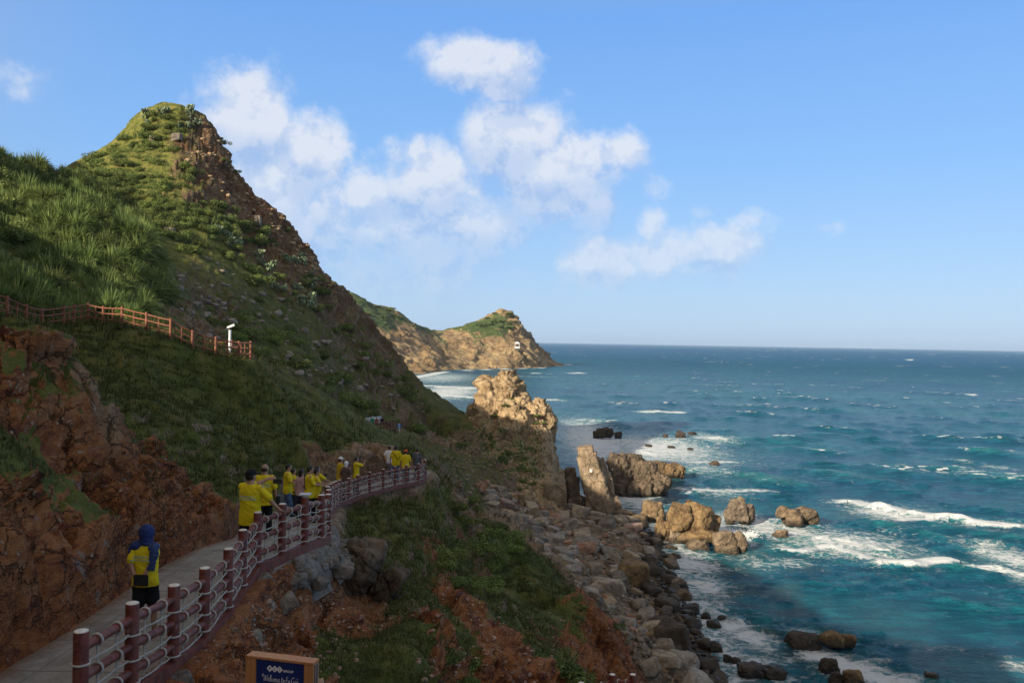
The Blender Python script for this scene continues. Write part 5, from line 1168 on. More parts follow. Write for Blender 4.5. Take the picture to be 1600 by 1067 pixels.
def railing(name, tops, label, h=1.0, pr=.072, rr_=.046, ropes=True, far_from=19.0, kerb=True, cat='railing', group=None):
    tops = [np.array(p) for p in tops]; e = empty(name, tuple(tops[0]-np.array([0, 0, h]))); org = tops[0]-np.array([0, 0, h]); tag(e, label, cat, group)
    L = lambda VF: (VF[0]-org, VF[1])
    for p in tops:
        far = p[1] > far_from; sg_ = 10 if far else 20
        b_ = p-np.array([0, 0, h+.12]); z = lambda q: p-np.array([0, 0, q])
        po = link('post', clean_mesh('post', L(tube_np([b_, z(.5), z(.012), z(.003), z(0.0)], [pr*1.02, pr, pr, pr*.97, pr*.90], sg_)), [M_MAROON], True, 40), e)
        link('cap', clean_mesh('cap', L(tube_np([z(.002), z(-.006), z(-.010)], [pr*.93, pr*.90, pr*.8], sg_)), [M_CAP], True, 40), po)
    hs = [.17, .46, .74]
    for i, (a, b_) in enumerate(zip(tops[:-1], tops[1:])):
        d = b_-a; far = a[1] > far_from; sg_ = 7 if far else 12; dl = d/np.linalg.norm(d)
        for q in hs:
            o = np.array([0, 0, -q]); link('rail', clean_mesh('rail', L(tube_np([a+o+dl*pr*.6, (a+b_)/2+o, b_+o-dl*pr*.6], rr_, sg_)), [M_MAROON], True, 40), e)
        if kerb:
            c = (a+b_)/2-np.array([0, 0, h+.0]); ln = np.linalg.norm(d); X = dl; Y = np.cross([0, 0, 1], X); Y /= np.linalg.norm(Y); Z = np.cross(X, Y)
            link('kerb_beam', clean_mesh('kerb_beam', L(box_np(c, (ln/2+.01, .075, .085), np.stack([X, Y, Z], 1))), [M_MAROON], False), e)
        if ropes:
            parts = []; Y = np.cross([0, 0, 1], dl); rj = np.random.default_rng(int(abs(a[0]*100+a[1]*37)))
            fr = (.30, .70)
            rs = .012 if not far else .013
            for f in fr:
                f += rj.normal()*.02
                pts = [a+d*f-np.array([0, 0, q]) for q in hs]
                for c in pts: parts.append(ring(c, dl+rj.normal(size=3)*.12, rr_+.012, rs*1.15, 12 if far else 18))
                for c0, c1 in zip(pts, pts[1:]+[a+d*f-np.array([0, 0, h-.07])]):
                    s_ = c0+np.array([0, 0, -rr_]); t_ = c1+np.array([0, 0, rr_])
                    parts.append(twist([s_, t_], rs) if not far else tube_np([s_, (s_+t_)/2+Y*.01, t_], rs, 5))
            for q in (.32, .60, .86):
                w_ = rj.normal(size=2)*.02; zz = q+rj.normal()*.015
                a0 = a-np.array([0, 0, zz]); b0 = b_-np.array([0, 0, q]); m0 = a+d*.30-np.array([0, 0, q+.02+w_[0]]); m1 = a+d*.70-np.array([0, 0, q+.02+w_[1]])
                off = Y*-(pr+.005)
                for s_, t_ in ((a0+dl*pr, m0), (m0, m1), (m1, b0-dl*pr)):
                    parts.append(twist(rope_line(s_, t_, .012, 6), rs) if not far else tube_np(rope_line(s_, t_, .015, 4), rs, 5))
                parts.append(ring(a0, np.array([0, 0, 1.0]), pr+.010, rs, 12 if far else 22))
            link('rope_net', clean_mesh('rope_net', L(join_np(parts)), [M_ROPE], True), e)
    return e
railing('rope_railing', PT, 'maroon post and rail railing netted with white rope along the cliff path')
q = unp(477, 773, 16.2)
e = link('metal_plate', clean_mesh('metal_plate', box_np((0, 0, .018), (.105, .10, .012)), [M_CONC], False), loc=(q[0], q[1], q[2])); tag(e, 'flat grey plate lying on top of a railing post', 'plate')
# railing further down, only its heads reach into the picture
LP = [unp(908, 1066, 19.0), unp(957, 1053, 18.6), unp(989, 1053, 18.4), unp(1030, 1072, 18.2)]
railing('rope_railing', LP, 'maroon rope railing whose two post heads just show at the bottom edge', far_from=15)
# stones carrying the kerb
PTc = [p-np.array([0, 0, 1.0]) for p in PT]
for k_ in range(46):
    f_ = (k_+.5)/46*11.0; i = int(f_); a, b_ = PTc[i], PTc[i+1]; p = a+(b_-a)*(f_-i); d = (b_-a)/np.linalg.norm(b_-a); rt = np.array([d[1], -d[0], 0])
    r_ = np.random.default_rng(2000+k_); s = r_.uniform(.13, .30)
    lo = r_.choice([0, 1, 1, 2]); q = p+rt*(.10+.16*lo+r_.uniform(0, .06)); q[2] = p[2]-.17-.22*lo
    v, f = rock_np(2100+k_, (s, s*.7, s*.62), 4, nplanes=8, soft=14, crag_amp=.05, boxy=.4)
    o = link('foundation_stone', mesh_np('foundation_stone', v, f, True, None, [M_LIME]), loc=tuple(q)); o.rotation_euler = (r_.normal()*.2, r_.normal()*.2, r_.uniform(0, 6))
    tag(o, 'pale stone packed under the kerb of the rope railing', 'stone', 'pale stones under the railing kerb')
# mortar footing that spills down between the stones
Vs = []; ft = smooth_line([PTc[i] for i in range(0, 15)], .12); T = np.gradient(ft[:, :2], axis=0); T /= np.linalg.norm(T, axis=1, keepdims=True); Rn = np.stack([T[:, 1], -T[:, 0]], 1)
prof = [(-.08, -.06), (.07, -.08), (.14, -.16), (.22, -.34), (.30, -.58), (.36, -.95)]
for o_, z_ in prof:
    nn_ = fbm(ft[:, 0]*3+o_*5, ft[:, 1]*3, ft[:, 2]*0+z_*4, 4, 55)*.10*(abs(z_) > .1)
    sl = np.clip(1-(ft[:, 1]-19)/12, .45, 1)
    Vs.append(np.stack([ft[:, 0]+Rn[:, 0]*(o_*1.0+nn_), ft[:, 1]+Rn[:, 1]*(o_+nn_), ft[:, 2]+z_*sl+nn_*.6], 1))
V = np.stack(Vs, 1)
tag(link('footing', mesh_np('footing', V.reshape(-1, 3), grid_faces(V.shape[0], V.shape[1]), True, None, [M_LIME])), 'rough grey mortar footing under the rope railing', 'footing')

# far bend railing, wall, signs
FT = [unp(px, py, D) for px, py, D in [(552, 662.7, 96), (559, 662.2, 97), (566, 661.2, 98), (572, 660.6, 99), (578, 660.2, 99.8), (584, 659.8, 100.5), (589, 659.2, 101.2), (595, 658.4, 101.9), (600, 657, 102.6), (605, 656, 103.2), (610, 655.6, 103.9), (614.5, 654.5, 104.6), (619, 656.5, 105.4)]]
railing('rope_railing', FT, 'small distant maroon railing at the far bend of the path', h=1.15, ropes=False, far_from=0)
w0, w1 = np.array(unp(530, 659, 101)), np.array(unp(597, 650, 107))
FB = np.array([unp(500, 676, 92), unp(540, 679, 97), unp(560, 677, 99.5), unp(590, 674, 102.5), unp(622, 671, 106.5)])
for q_ in range(len(FB)): FB[q_, 2] -= .1
tag(ribbon('path', smooth_line(FB, 1.0)+np.array([-.4, 1.1, 0]), 1.4, 1.2, .6, M_PATH), kind='structure')
VV = []
wl2 = np.stack([w0+(w1-w0)*s for s in np.linspace(0, 1, 12)]); hh2 = np.linspace(.7, 2.6, 12)
dn = np.array([-(w1-w0)[1], (w1-w0)[0], 0]); dn /= np.linalg.norm(dn)
prt = []
for i in range(12): prt.append([wl2[i]-[0, 0, hh2[i]], wl2[i], wl2[i]+dn*.3, wl2[i]+dn*.3-[0, 0, hh2[i]]])
V = np.array(prt); VF = (V.reshape(-1, 3), np.vstack([grid_faces(12, 4), [[0, 1, 2, 3], [44, 47, 46, 45]]]))
tag(link('retaining_wall', clean_mesh('retaining_wall', VF, [M_CONC], False)), 'pale plastered retaining wall behind the far bend of the path', 'wall')
M_BLUE = simple_mat('blue_sign_paint', (.03, .14, .48), (.05, .20, .58), .4, 3, .001)
def blue_sign(px0, px1, y0, y1, D, label):
    x, y, z0 = unp((px0+px1)/2, y1, D); w_ = (px1-px0)/FPX*D/2; h_ = (y1-y0)/FPX*D/2; gz = ground_z(x, y)
    gz = min(gz, z0-.3)
    e = empty('blue_sign', (x, y, gz)); tag(e, label, 'sign')
    link('board', clean_mesh('board', box_np((0, 0, z0+h_-gz), (w_, .03, h_)), [M_BLUE], False), e)
    link('post', clean_mesh('post', tube_np([(0, .06, -.3), (0, .06, z0+h_-gz)], .035, 8), [M_WHITE], True, 40), e)
    q = [box_np((0, -.034, z0+h_*1.45-gz), (w_*.3, .003, h_*.3)), box_np((-w_*.1, -.034, z0+h_*.65-gz), (w_*.5, .003, h_*.10)), box_np((w_*.05, -.034, z0+h_*.35-gz), (w_*.6, .003, h_*.08))]
    link('lettering', clean_mesh('lettering', join_np(q), [M_WHITE], False), e)
blue_sign(621, 626.5, 661.5, 668, 105, 'blue sign at the end of the distant railing'); blue_sign(671, 677, 676.5, 683, 126, 'blue sign at the bottom of the dark hill by the saddle')
fb = np.array([unp(652, 700.5, 124), unp(664, 699.5, 127), unp(678, 697.5, 131), unp(684, 696, 134)])
tag(ribbon('path', smooth_line(fb, 1.0), 1.6, 1.4, .5, M_PATH), kind='structure')

# upper wooden-look fence
UP = [(-40, 445, 37.5), (-14, 452, 38), (11.8, 462, 38.6), (41.6, 475, 40.0), (66, 481, 41.6), (100, 477.6, 43.6), (116, 475, 44.6), (138, 473, 45.6), (161.7, 477.6, 44.8), (191, 478.5, 43.6), (229.4, 487.5, 42.0), (267, 496.7, 41.8), (301, 515.6, 42.4), (337.4, 526, 43.2), (373.4, 532.5, 44.2), (392, 532.5, 45.6), (362.7, 531, 47.4), (330, 531, 47.2), (311, 538, 46.6)]
def wood_fence(name, P_, label, h=1.05):
    T_ = [np.array(unp(*p)) for p in P_]; org = T_[0]-np.array([0, 0, h]); e = empty(name, tuple(org)); tag(e, label, 'fence'); L = lambda VF: (VF[0]-org, VF[1])
    for p in T_:
        po = link('post', clean_mesh('post', L(tube_np([p-[0, 0, h+.4], p-[0, 0, .06], p-[0, 0, .02], p], [.078, .074, .07, .05], 12)), [M_WOODP], True, 40), e)
    for a, b_ in zip(T_[:-1], T_[1:]):
        for q in (.12, .42, .74): link('rail', clean_mesh('rail', L(tube_np([a-[0, 0, q], (a+b_)/2-[0, 0, q+.01], b_-[0, 0, q]], .038, 8)), [M_WOODP], True, 40), e)
        m0 = (a+b_)/2; link('baluster', clean_mesh('baluster', L(tube_np([m0-[0, 0, .10], m0-[0, 0, h+.15]], .036, 8)), [M_WOODP], True, 40), e)
    return T_
wood_fence('wooden_fence', UP, 'rustic red brown fence climbing along the slope above the grass')
# floodlight on its pole
x, y, z = unp(359.5, 511, 45.8); gz = ground_z(x, y)
e = empty('floodlight', (x, y, gz)); tag(e, 'white floodlight on a short pale pole beside the wooden fence', 'floodlight'); H_ = z-gz
link('pole', clean_mesh('pole', tube_np([(0, 0, -.3), (0, 0, H_-.16)], .07, 14), [M_WHITE], True, 40), e)
link('bracket', clean_mesh('bracket', tube_np([(0, 0, H_-.17), (0, 0, H_-.04)], .035, 8), [M_BLACK], True, 40), e)
V, F = rock_np(3, (.26, .10, .085), 4, nplanes=2, soft=10, crag_amp=0.0); V = roty(V, R(-24)); lh = link('lamp_head', mesh_np('lamp_head', V+np.array([.03, 0, H_+.04]), F, True, None, [M_WHITE]), e)
V, F = rock_np(3, (.17, .09, .03), 3, nplanes=2, soft=10, crag_amp=0.0); V = roty(V, R(-10)); link('lens', mesh_np('lens', V+np.array([-.13, 0, H_-.09]), F, True, None, [M_BLACK]), lh)
# small plates on the pillar and on the rock beside it
for px, py, D, lab in [(923.5, 735, 117.2, 'small white plate with a cross painted on the leaning pillar'), (957, 733, 131.5, 'small white mark on the left edge of the large jointed rock')]:
    ob = pil if px < 940 else [o for o in COL.objects if o.name == 'sea_rock'][0]
    dr = (Vector(unp(px, py, 1.0))-Vector((0, 0, CH))).normalized(); hh_p = ob.ray_cast(Vector((0, 0, CH))-ob.location, dr)
    x, y, z = unp(px, py, D)
    if hh_p[0]: x, y, z = (hh_p[1]+ob.location)-dr*.05
    e = empty('marker_plate', (x, y, z)); tag(e, lab, 'plate')
    s = .22 if px < 940 else .13
    link('plate', clean_mesh('plate', box_np((0, .03, 0), (s*.8, .03, s)), [M_WHITE], False), e)
    if px < 940: link('mark', clean_mesh('mark', join_np([box_np((0, -.004, 0), (s*.10, .004, s*.6)), box_np((0, -.010, s*.1), (s*.42, .004, s*.09))]), [M_BLACK], False), e)
# pavilion on the far headland
p = Vector(unp(808, 541, 1.0)); o = Vector((0, 0, CH)); hit = hd.ray_cast(o, (p-o).normalized())
if hit[0]:
    hx, hy, hz = hit[1]; hy -= 2; e = empty('pavilion', (hx, hy, hz)); e.scale = (.68, .68, .68); tag(e, 'tiny white roofed pavilion on the cliff of the far headland', 'pavilion')
    link('roof', clean_mesh('roof', (np.array([[-3.6, -3, 4.2], [3.6, -3, 4.2], [3.6, 3, 4.2], [-3.6, 3, 4.2], [-1, 0, 6.6], [1, 0, 6.6], [-3.6, -3, 3.9], [3.6, -3, 3.9], [3.6, 3, 3.9], [-3.6, 3, 3.9]]), np.array([[0, 1, 5, 4], [1, 2, 5, 5], [2, 3, 4, 5], [3, 0, 4, 4], [6, 7, 1, 0], [7, 8, 2, 1], [8, 9, 3, 2], [9, 6, 0, 3], [9, 8, 7, 6]])), [M_WHITE], False), e)
    for sx_ in (-3, 3):
        for sy_ in (-2.4, 2.4): link('column', clean_mesh('column', tube_np([(sx_, sy_, -3), (sx_, sy_, 3.95)], .28, 8), [M_WHITE], True, 40), e)
    link('floor', clean_mesh('floor', box_np((0, 0, -1.6), (3.7, 3.1, 1.5)), [M_CONC], False), e)
# ------------------------------------------------------------------ people
M_SKIN = simple_mat('skin', (.30, .165, .105), (.38, .22, .145), .55, 12, .001, .35)
M_HAIR = simple_mat('black_hair', (.008, .007, .006), (.02, .016, .013), .5, 60, .004, .4)
def cloth(name, c0, c1, ns=6): return simple_mat(name, c0, c1, .9, ns, .006, .15)
M_YEL = cloth('yellow_jersey', (.52, .41, .012), (.64, .51, .018)); M_MUST = cloth('mustard_jersey', (.44, .30, .02), (.52, .36, .025))
M_BLK = cloth('black_cloth', (.008, .008, .010), (.018, .018, .022)); M_JEAN = cloth('blue_denim', (.045, .085, .16), (.10, .16, .27), 14); M_NAVYP = cloth('dark_trousers', (.015, .018, .03), (.03, .033, .05))
M_NAVY = cloth('navy_scarf', (.012, .022, .085), (.03, .05, .16), 30); M_WHT = cloth('white_cloth', (.58, .58, .60), (.72, .72, .73)); M_PINK = cloth('dusty_pink_cloth', (.40, .24, .26), (.5, .33, .34)); M_BRN = cloth('brown_vest_cloth', (.075, .05, .045), (.12, .085, .075))
M_TAN = cloth('tan_cloth', (.34, .20, .10), (.42, .27, .15)); M_GRYC = cloth('grey_cloth', (.12, .14, .16), (.2, .22, .24)); M_DKPAT = cloth('dark_patterned_cloth', (.012, .014, .022), (.16, .17, .20), 22); M_ORG = cloth('orange_cap_cloth', (.62, .09, .02), (.72, .14, .03)); M_GRN = cloth('green_cloth', (.02, .26, .17), (.04, .36, .25)); M_RED = cloth('rust_cloth', (.28, .05, .03), (.36, .08, .05))
M_PRINT = simple_mat('pale_blue_print', (.20, .42, .48), (.24, .46, .50), .8, 20, .001)
def dotty():
    m, t, b = material('spotted_navy_scarf'); tcn = t.n.new('ShaderNodeTexCoord'); pos = tcn.outputs['Object']
    sp_ = t.maprange(t.voro(pos, 22), .16, .12); ck_ = t.n.new('ShaderNodeTexChecker'); ck_.inputs['Scale'].default_value = 34; t.link(pos, ck_.inputs['Vector'])
    c_ = t.mix(t.math('MULTIPLY', ck_.outputs['Fac'], .6), (.012, .022, .075), (.03, .07, .22)); r_ = t.sep(t.voro(pos, 22, out='Color'))[0]
    c_ = t.mix(t.math('MULTIPLY', sp_, t.maprange(r_, .7, .72)), c_, (.7, .7, .72)); t.link(c_, b.inputs['Base Color']); b.inputs['Roughness'].default_value = .9; return m
M_DOT = dotty()
def ell(c, r_, n=2):
    v, f = ico(n); return v*np.array(r_)+np.array(c), np.hstack([f, f[:, 2:3]])
def loft(rings, seg=18):
    """rings: (x, y, z, rx, ry)"""
    th = np.linspace(0, 2*np.pi, seg, endpoint=False); V = []; F = []
    for x, y, z, rx, ry in rings: V.append(np.stack([x+rx*np.cos(th), y+ry*np.sin(th), np.full(seg, z)], 1))
    n = len(rings); V = np.vstack(V+[[rings[0][:3]], [rings[-1][:3]]])
    for i in range(n-1):
        for k_ in range(seg): F.append((i*seg+k_, i*seg+(k_+1) % seg, (i+1)*seg+(k_+1) % seg, (i+1)*seg+k_))
    for k_ in range(seg): F.append((n*seg, (k_+1) % seg, k_, k_)); e = (n-1)*seg; F.append((n*seg+1, e+k_, e+(k_+1) % seg, e+(k_+1) % seg))
    return V, np.array(F)
def limb(pts, rad, seg=12):
    P_ = np.array(pts, float); out = []; rr2 = []
    for i in range(len(P_)-1):
        for j in range(4): t_ = j/4; out.append(P_[i]*(1-t_)+P_[i+1]*t_); rr2.append(rad[i]*(1-t_)+rad[i+1]*t_)
    out.append(P_[-1]); rr2.append(rad[-1]); out = np.array(out)
    for _ in range(1): out[1:-1] = out[1:-1]*.5+(out[:-2]+out[2:])*.25
    return join_np([tube_np(out, rr2, seg), ell(out[0], [rr2[0]]*3), ell(out[-1], [rr2[-1]]*3)])
def fuse(name, parts, voxel, mat, scale, wrinkle=0.0, parent=None, seed=0):
    VF = join_np(parts); V = VF[0]*scale
    me = clean_mesh(name, (V, VF[1]), [mat]); o = bpy.data.objects.new('tmp', me); COL.objects.link(o)
    md = o.modifiers.new('r', 'REMESH'); md.mode = 'VOXEL'; md.voxel_size = voxel; md.use_smooth_shade = True
    sm = o.modifiers.new('s', 'SMOOTH'); sm.iterations = 3; sm.factor = .5
    dg = bpy.context.evaluated_depsgraph_get(); ev = o.evaluated_get(dg); m2 = bpy.data.meshes.new_from_object(ev); m2.name = name
    bpy.data.objects.remove(o); m2.materials.clear(); m2.materials.append(mat)
    if wrinkle:
        n = len(m2.vertices); co = np.empty(n*3, np.float32); m2.vertices.foreach_get('co', co); co = co.reshape(-1, 3).astype(float); nr = np.empty(n*3, np.float32); m2.vertices.foreach_get('normal', nr); nr = nr.reshape(-1, 3)
        q = fbm(co[:, 0]*7+seed, co[:, 1]*7, co[:, 2]*15+.8*co[:, 0]*9, 3, seed); co = co+nr*(q*wrinkle)[:, None]; m2.vertices.foreach_set('co', co.astype(np.float32).ravel())
    m2.polygons.foreach_set('use_smooth', [True]*len(m2.polygons)); m2.update()
    return link(name, m2, parent)
def ik(s, w_, l1, l2, pole):
    s, w_, pole = np.array(s, float), np.array(w_, float), np.array(pole, float); d = w_-s; L = np.linalg.norm(d); m_ = l1+l2-.005
    if L > m_: w_ = s+d*m_/L; d = w_-s; L = m_
    a = (l1*l1-l2*l2+L*L)/(2*L); h = math.sqrt(max(l1*l1-a*a, 0)); u_ = d/L; p = pole-u_*np.dot(pole, u_); p /= np.linalg.norm(p)+1e-9
    return s+u_*a+p*h, w_
def hand(wr, dirn, palm, curl=.5, side=1):
    """palm, five bent fingers of different length; dirn = along the hand, palm = the way the palm faces"""
    dirn = np.array(dirn, float); dirn /= np.linalg.norm(dirn); palm = np.array(palm, float); palm -= dirn*np.dot(palm, dirn); palm /= np.linalg.norm(palm)+1e-9
    sd = np.cross(dirn, palm)*side; parts = []
    M_ = np.stack([sd, palm, dirn], 1)
    v, f = ell((0, 0, 0), (.041, .016, .046)); parts.append((v@M_.T+np.array(wr)+dirn*.045, f))
    for k_, (off, L) in enumerate(((-.030, .062), (-.010, .074), (.010, .078), (.029, .070))):
        b_ = np.array(wr)+dirn*.078+sd*off; d1 = dirn*math.cos(curl)+palm*math.sin(curl); d2 = dirn*math.cos(curl*2.1)+palm*math.sin(curl*2.1)
        parts.append(tube_np([b_-dirn*.015, b_, b_+d1*L*.5, b_+d1*L*.5+d2*L*.5], [.0095, .0095, .0088, .0072], 7))
    b_ = np.array(wr)+dirn*.025+sd*.036; d1 = dirn*.6+sd*.7+palm*.3; d1 /= np.linalg.norm(d1); d2 = dirn*.85+palm*.45; d2 /= np.linalg.norm(d2)
    parts.append(tube_np([b_-sd*.01, b_+d1*.035, b_+d1*.035+d2*.032], [.012, .0105, .0085], 7))
    return parts
def person(px, ytop, D, yaw, label, shirt=M_YEL, trousers=M_BLK, L=None, Rr=None, hair='short', legs='long', fig=1.0, headturn=0.0, headdown=0.0, female=False, voxel=.010, extra=None, gz=None, longsleeve=False, group=None, dx=0.0, Hs=None, step=.06, printed=False):
    x, y, ztop = unp(px, ytop, D); x += dx
    if gz is None:
        pd_, pz_, _ = pathdist(np.array([x]), np.array([y])); gz = float(pz_[0])+.005
    Hh = ztop-gz if Hs is None else Hs

    s = min(max(Hh, 1.5), 1.85)/1.72
    e = empty('person', (x, y, gz), R(yaw)); tag(e, label, 'person', group)
    w_ = fig; sh = .185*(0.93 if female else 1.0); hipw = .165*(1.05 if female else 1.0)
    Ls = np.array([-sh, 0, 1.405]); Rs = np.array([sh, 0, 1.405])
    arms = []; hands = []
    defs = {0: (Ls, L, -1), 1: (Rs, Rr, 1)}
    AR = {}
    for k_, (S_, spec, sg_) in defs.items():
        spec = spec or dict(w=(sg_*.30, .02, .80), pole=(sg_*.4, -1, 0), hd=(0, .12, -1), palm=(-sg_, 0, 0))
        el_, wr = ik(S_, spec['w'], .285, .255, spec.get('pole', (sg_*.4, -1, -.2)))
        arms.append(limb([S_, el_, wr], [.050, .040, .027])); hands += hand(wr, spec.get('hd', wr-el_), spec.get('palm', (-sg_, 0, 0)), spec.get('curl', .45), sg_)
        AR[k_] = (S_, el_, wr)
    # head, with face, on a neck
    hc = np.array([0, .012+headdown*.03, 1.60]); hp = [ell((0, 0, 0), (.076, .092, .110), 3), ell((0, .045, -.055), (.050, .052, .052), 2), ell((0, .094, -.012), (.012, .020, .024), 2), ell((0, .086, .022), (.050, .010, .010), 2), ell((0, .082, -.052), (.024, .016, .010), 2),
          ell((-.078, -.005, -.008), (.010, .020, .032), 2), ell((.078, -.005, -.008), (.010, .020, .032), 2), ell((0, .083, -.088), (.02, .014, .014), 2)]
    def hx(vf):
        v = vf[0]; v = rotx(v, -headdown); v = rotz(v, R(headturn)); return v+hc, vf[1]
    torso = loft([(0, 0, .84, hipw*.95*w_, .10*w_), (0, 0, .93, hipw*w_, .118*w_), (0, 0, 1.06, .150*w_, .108*w_), (0, 0, 1.20, .168*w_, .112*w_), (0, 0, 1.33, .182*w_, .112), (0, 0, 1.405, .165, .09), (0, 0, 1.45, .085, .065), (0, .005, 1.50, .056, .058), (0, .01, 1.56, .052, .056)])
    lg = []
    kn = {}
    for sg_ in (-1, 1):
        st = step*sg_; hip = np.array([sg_*.088, 0, .88]); knee = np.array([sg_*.095, st*.5+.02, .475]); ank = np.array([sg_*.10, st, .085])
        kn[sg_] = (hip, knee, ank); lg.append(limb([hip, knee, ank], [.086*w_, .057, .038])); lg.append(ell(ank+[0, .055, -.045], (.043, .115, .034), 2))
    body = fuse('body', [torso]+lg+arms+[hx(q) for q in hp]+hands, voxel, M_SKIN, s, 0, e)
    eyes = [hx(ell((sg_*.030, .083, .008), (.011, .008, .007), 1)) for sg_ in (-1, 1)]
    if hair != 'hijab': link('eyes', clean_mesh('eyes', (join_np(eyes)[0]*s, join_np(eyes)[1]), [M_BLACK]), e)
    # shirt
    g_ = .020
    sl = []
    for k_, (S_, el_, wr) in AR.items():
        sg_ = -1 if k_ == 0 else 1
        e2 = S_+(el_-S_)*.80
        sl.append(limb([S_+np.array([-sg_*.02, 0, -.01]), e2], [.070, .072]) if not longsleeve else limb([S_+np.array([-sg_*.02, 0, -.01]), el_, el_+(wr-el_)*.88], [.068, .052, .040]))
    hem = .76 if not female else .80
    tr = loft([(0, 0, hem, (hipw+.035)*w_, .145*w_), (0, 0, .90, (hipw+.03)*w_, .145*w_), (0, 0, 1.05, .178*w_, .135*w_), (0, 0, 1.20, .190*w_, .138*w_), (0, 0, 1.33, .205*w_, .134), (0, 0, 1.40, .190, .110), (0, 0, 1.44, .12, .088), (0, 0, 1.462, .082, .076)])
    so = fuse('shirt', [tr]+sl, voxel, shirt, s, .007, e, seed=int(px))
    # trousers or shorts
    pp = [loft([(0, 0, .80, (hipw+.018)*w_, .122*w_), (0, 0, .96, (hipw+.014)*w_, .126*w_)])]
    for sg_ in (-1, 1):
        hip, knee, ank = kn[sg_]
        if legs == 'long': pp.append(limb([hip, knee, ank+[0, 0, .02]], [.105*w_, .082, .070]))
        elif legs == 'shorts': pp.append(limb([hip, hip+(knee-hip)*.92], [.110*w_, .098]))
        if legs == 'skirt': pass
    if legs == 'skirt': pp = [loft([(0, 0, .25, .22, .19), (0, 0, .6, .20, .17), (0, 0, .96, hipw+.012, .125)])]
    fuse('trousers' if legs != 'skirt' else 'skirt', pp, voxel, trousers, s, .006, e, seed=int(px)+3)
    shv = join_np([(lambda q: (np.vstack([q[0][:, 0], q[0][:, 1], np.maximum(q[0][:, 2], .004)]).T, q[1]))(ell(kn[sg_][2]+[0, .055, -.042], (.050, .130, .042), 2)) for sg_ in (-1, 1)])
    for sg_ in (-1, 1):
        v, f = ell(kn[sg_][2]+[0, .055, -.040], (.050, .130, .045), 2); v[:, 2] = np.maximum(v[:, 2], .002)
        link('shoe', clean_mesh('shoe', (v*s, f), [M_BLACK]), e)
    def hl(name, parts, mat): VF = join_np([hx(q) for q in parts]); return link(name, clean_mesh(name, (VF[0]*s, VF[1]), [mat]), e)
    if hair in ('short', 'cap', 'whitecap', 'orangecap', 'bald', 'kerchief'):
        hz_ = [ell((0, -.016, .012), (.083, .091, .108), 3)]
        if hair == 'bald':
            v, f = ell((0, -.018, .0), (.083, .090, .104), 3); hz_ = [(v*np.array([1, 1, .62])+np.array([0, 0, -.012]), f)]
        hl('hair', hz_, M_HAIR)
    if hair == 'long': hl('hair', [ell((0, -.016, .012), (.086, .094, .110), 3), ell((0, -.062, -.11), (.085, .045, .15), 3)], M_HAIR)
    if hair in ('cap', 'whitecap', 'orangecap'):
        cm = {'cap': M_BLK, 'whitecap': M_WHT, 'orangecap': M_ORG}[hair]; v, f = ell((0, -.004, .032), (.090, .104, .090), 3); v[:, 2] = np.maximum(v[:, 2], .020)
        c_ = hl('cap', [(v, f), (lambda q: (q[0], q[1]))(ell((0, .115, .022), (.062, .062, .010), 2))], cm)
    if hair == 'kerchief': hl('headscarf', [ell((0, -.012, .022), (.092, .102, .112), 3), ell((0, -.05, -.09), (.07, .05, .06), 2)], M_WHT)
    if hair == 'hijab':
        parts = [hx(ell((0, -.010, .010), (.118, .125, .130), 3)), hx(ell((0, -.015, -.10), (.105, .10, .11), 3)), ell((-.125, -.005, 1.405), (.125, .115, .085), 3), ell((-.205, -.01, 1.32), (.062, .095, .13), 3), ell((.02, -.01, 1.45), (.10, .10, .05), 3)]
        fuse('headscarf', parts, voxel, M_NAVY, s, .004, e, 5)
        q = [ell((.150, -.05, 1.40), (.085, .095, .075), 3), ell((.180, -.105, 1.31), (.075, .050, .12), 3), ell((.165, -.125, 1.20), (.060, .036, .11), 3)]
        for k_ in range(9): q.append(tube_np([(.105+.014*k_, -.14, 1.13), (.10+.0145*k_, -.155, 1.085), (.098+.016*k_, -.15, 1.045+.006*(k_ % 3))], [.009, .007, .003], 6))
        fuse('shawl_end', q, voxel*.8, M_DOT, s, .006, e, 6)
    if extra: extra(e, s, AR, hl)
    if printed:
        for txt, zt, sz_, wd_ in (('ABTOUR F.L.C', 1.245, .040, .27), ('NGAM ET ALOHA GIORD', 1.205, .026, .33)):
            cu = bpy.data.curves.new('t', 'FONT'); cu.body = txt; cu.size = sz_; cu.align_x = 'CENTER'; cu.offset = .0012; to = bpy.data.objects.new('t', cu); COL.objects.link(to)
            dg = bpy.context.evaluated_depsgraph_get(); tm = bpy.data.meshes.new_from_object(to.evaluated_get(dg)); bpy.data.objects.remove(to)
            co = np.empty(len(tm.vertices)*3, np.float32); tm.vertices.foreach_get('co', co); co = co.reshape(-1, 3); k_ = wd_/(co[:, 0].max()-co[:, 0].min()); out = []
            for cx, cy, _ in co:
                X, Z = cx*k_*s, (zt+cy)*s
                hit = so.ray_cast(Vector((X, -.6, Z)), Vector((0, 1, 0))); out.append((X, (hit[1].y if hit[0] else -.12)-.005, Z))
            tm.vertices.foreach_set('co', np.array(out, np.float32).ravel()); tm.materials.clear(); tm.materials.append(M_PRINT); tm.update(); link('back_print', tm, so)
    return e
def phone(e, s, pos, dim=(.038, .006, .075), rot=None, mat=M_BLACK):
    pass
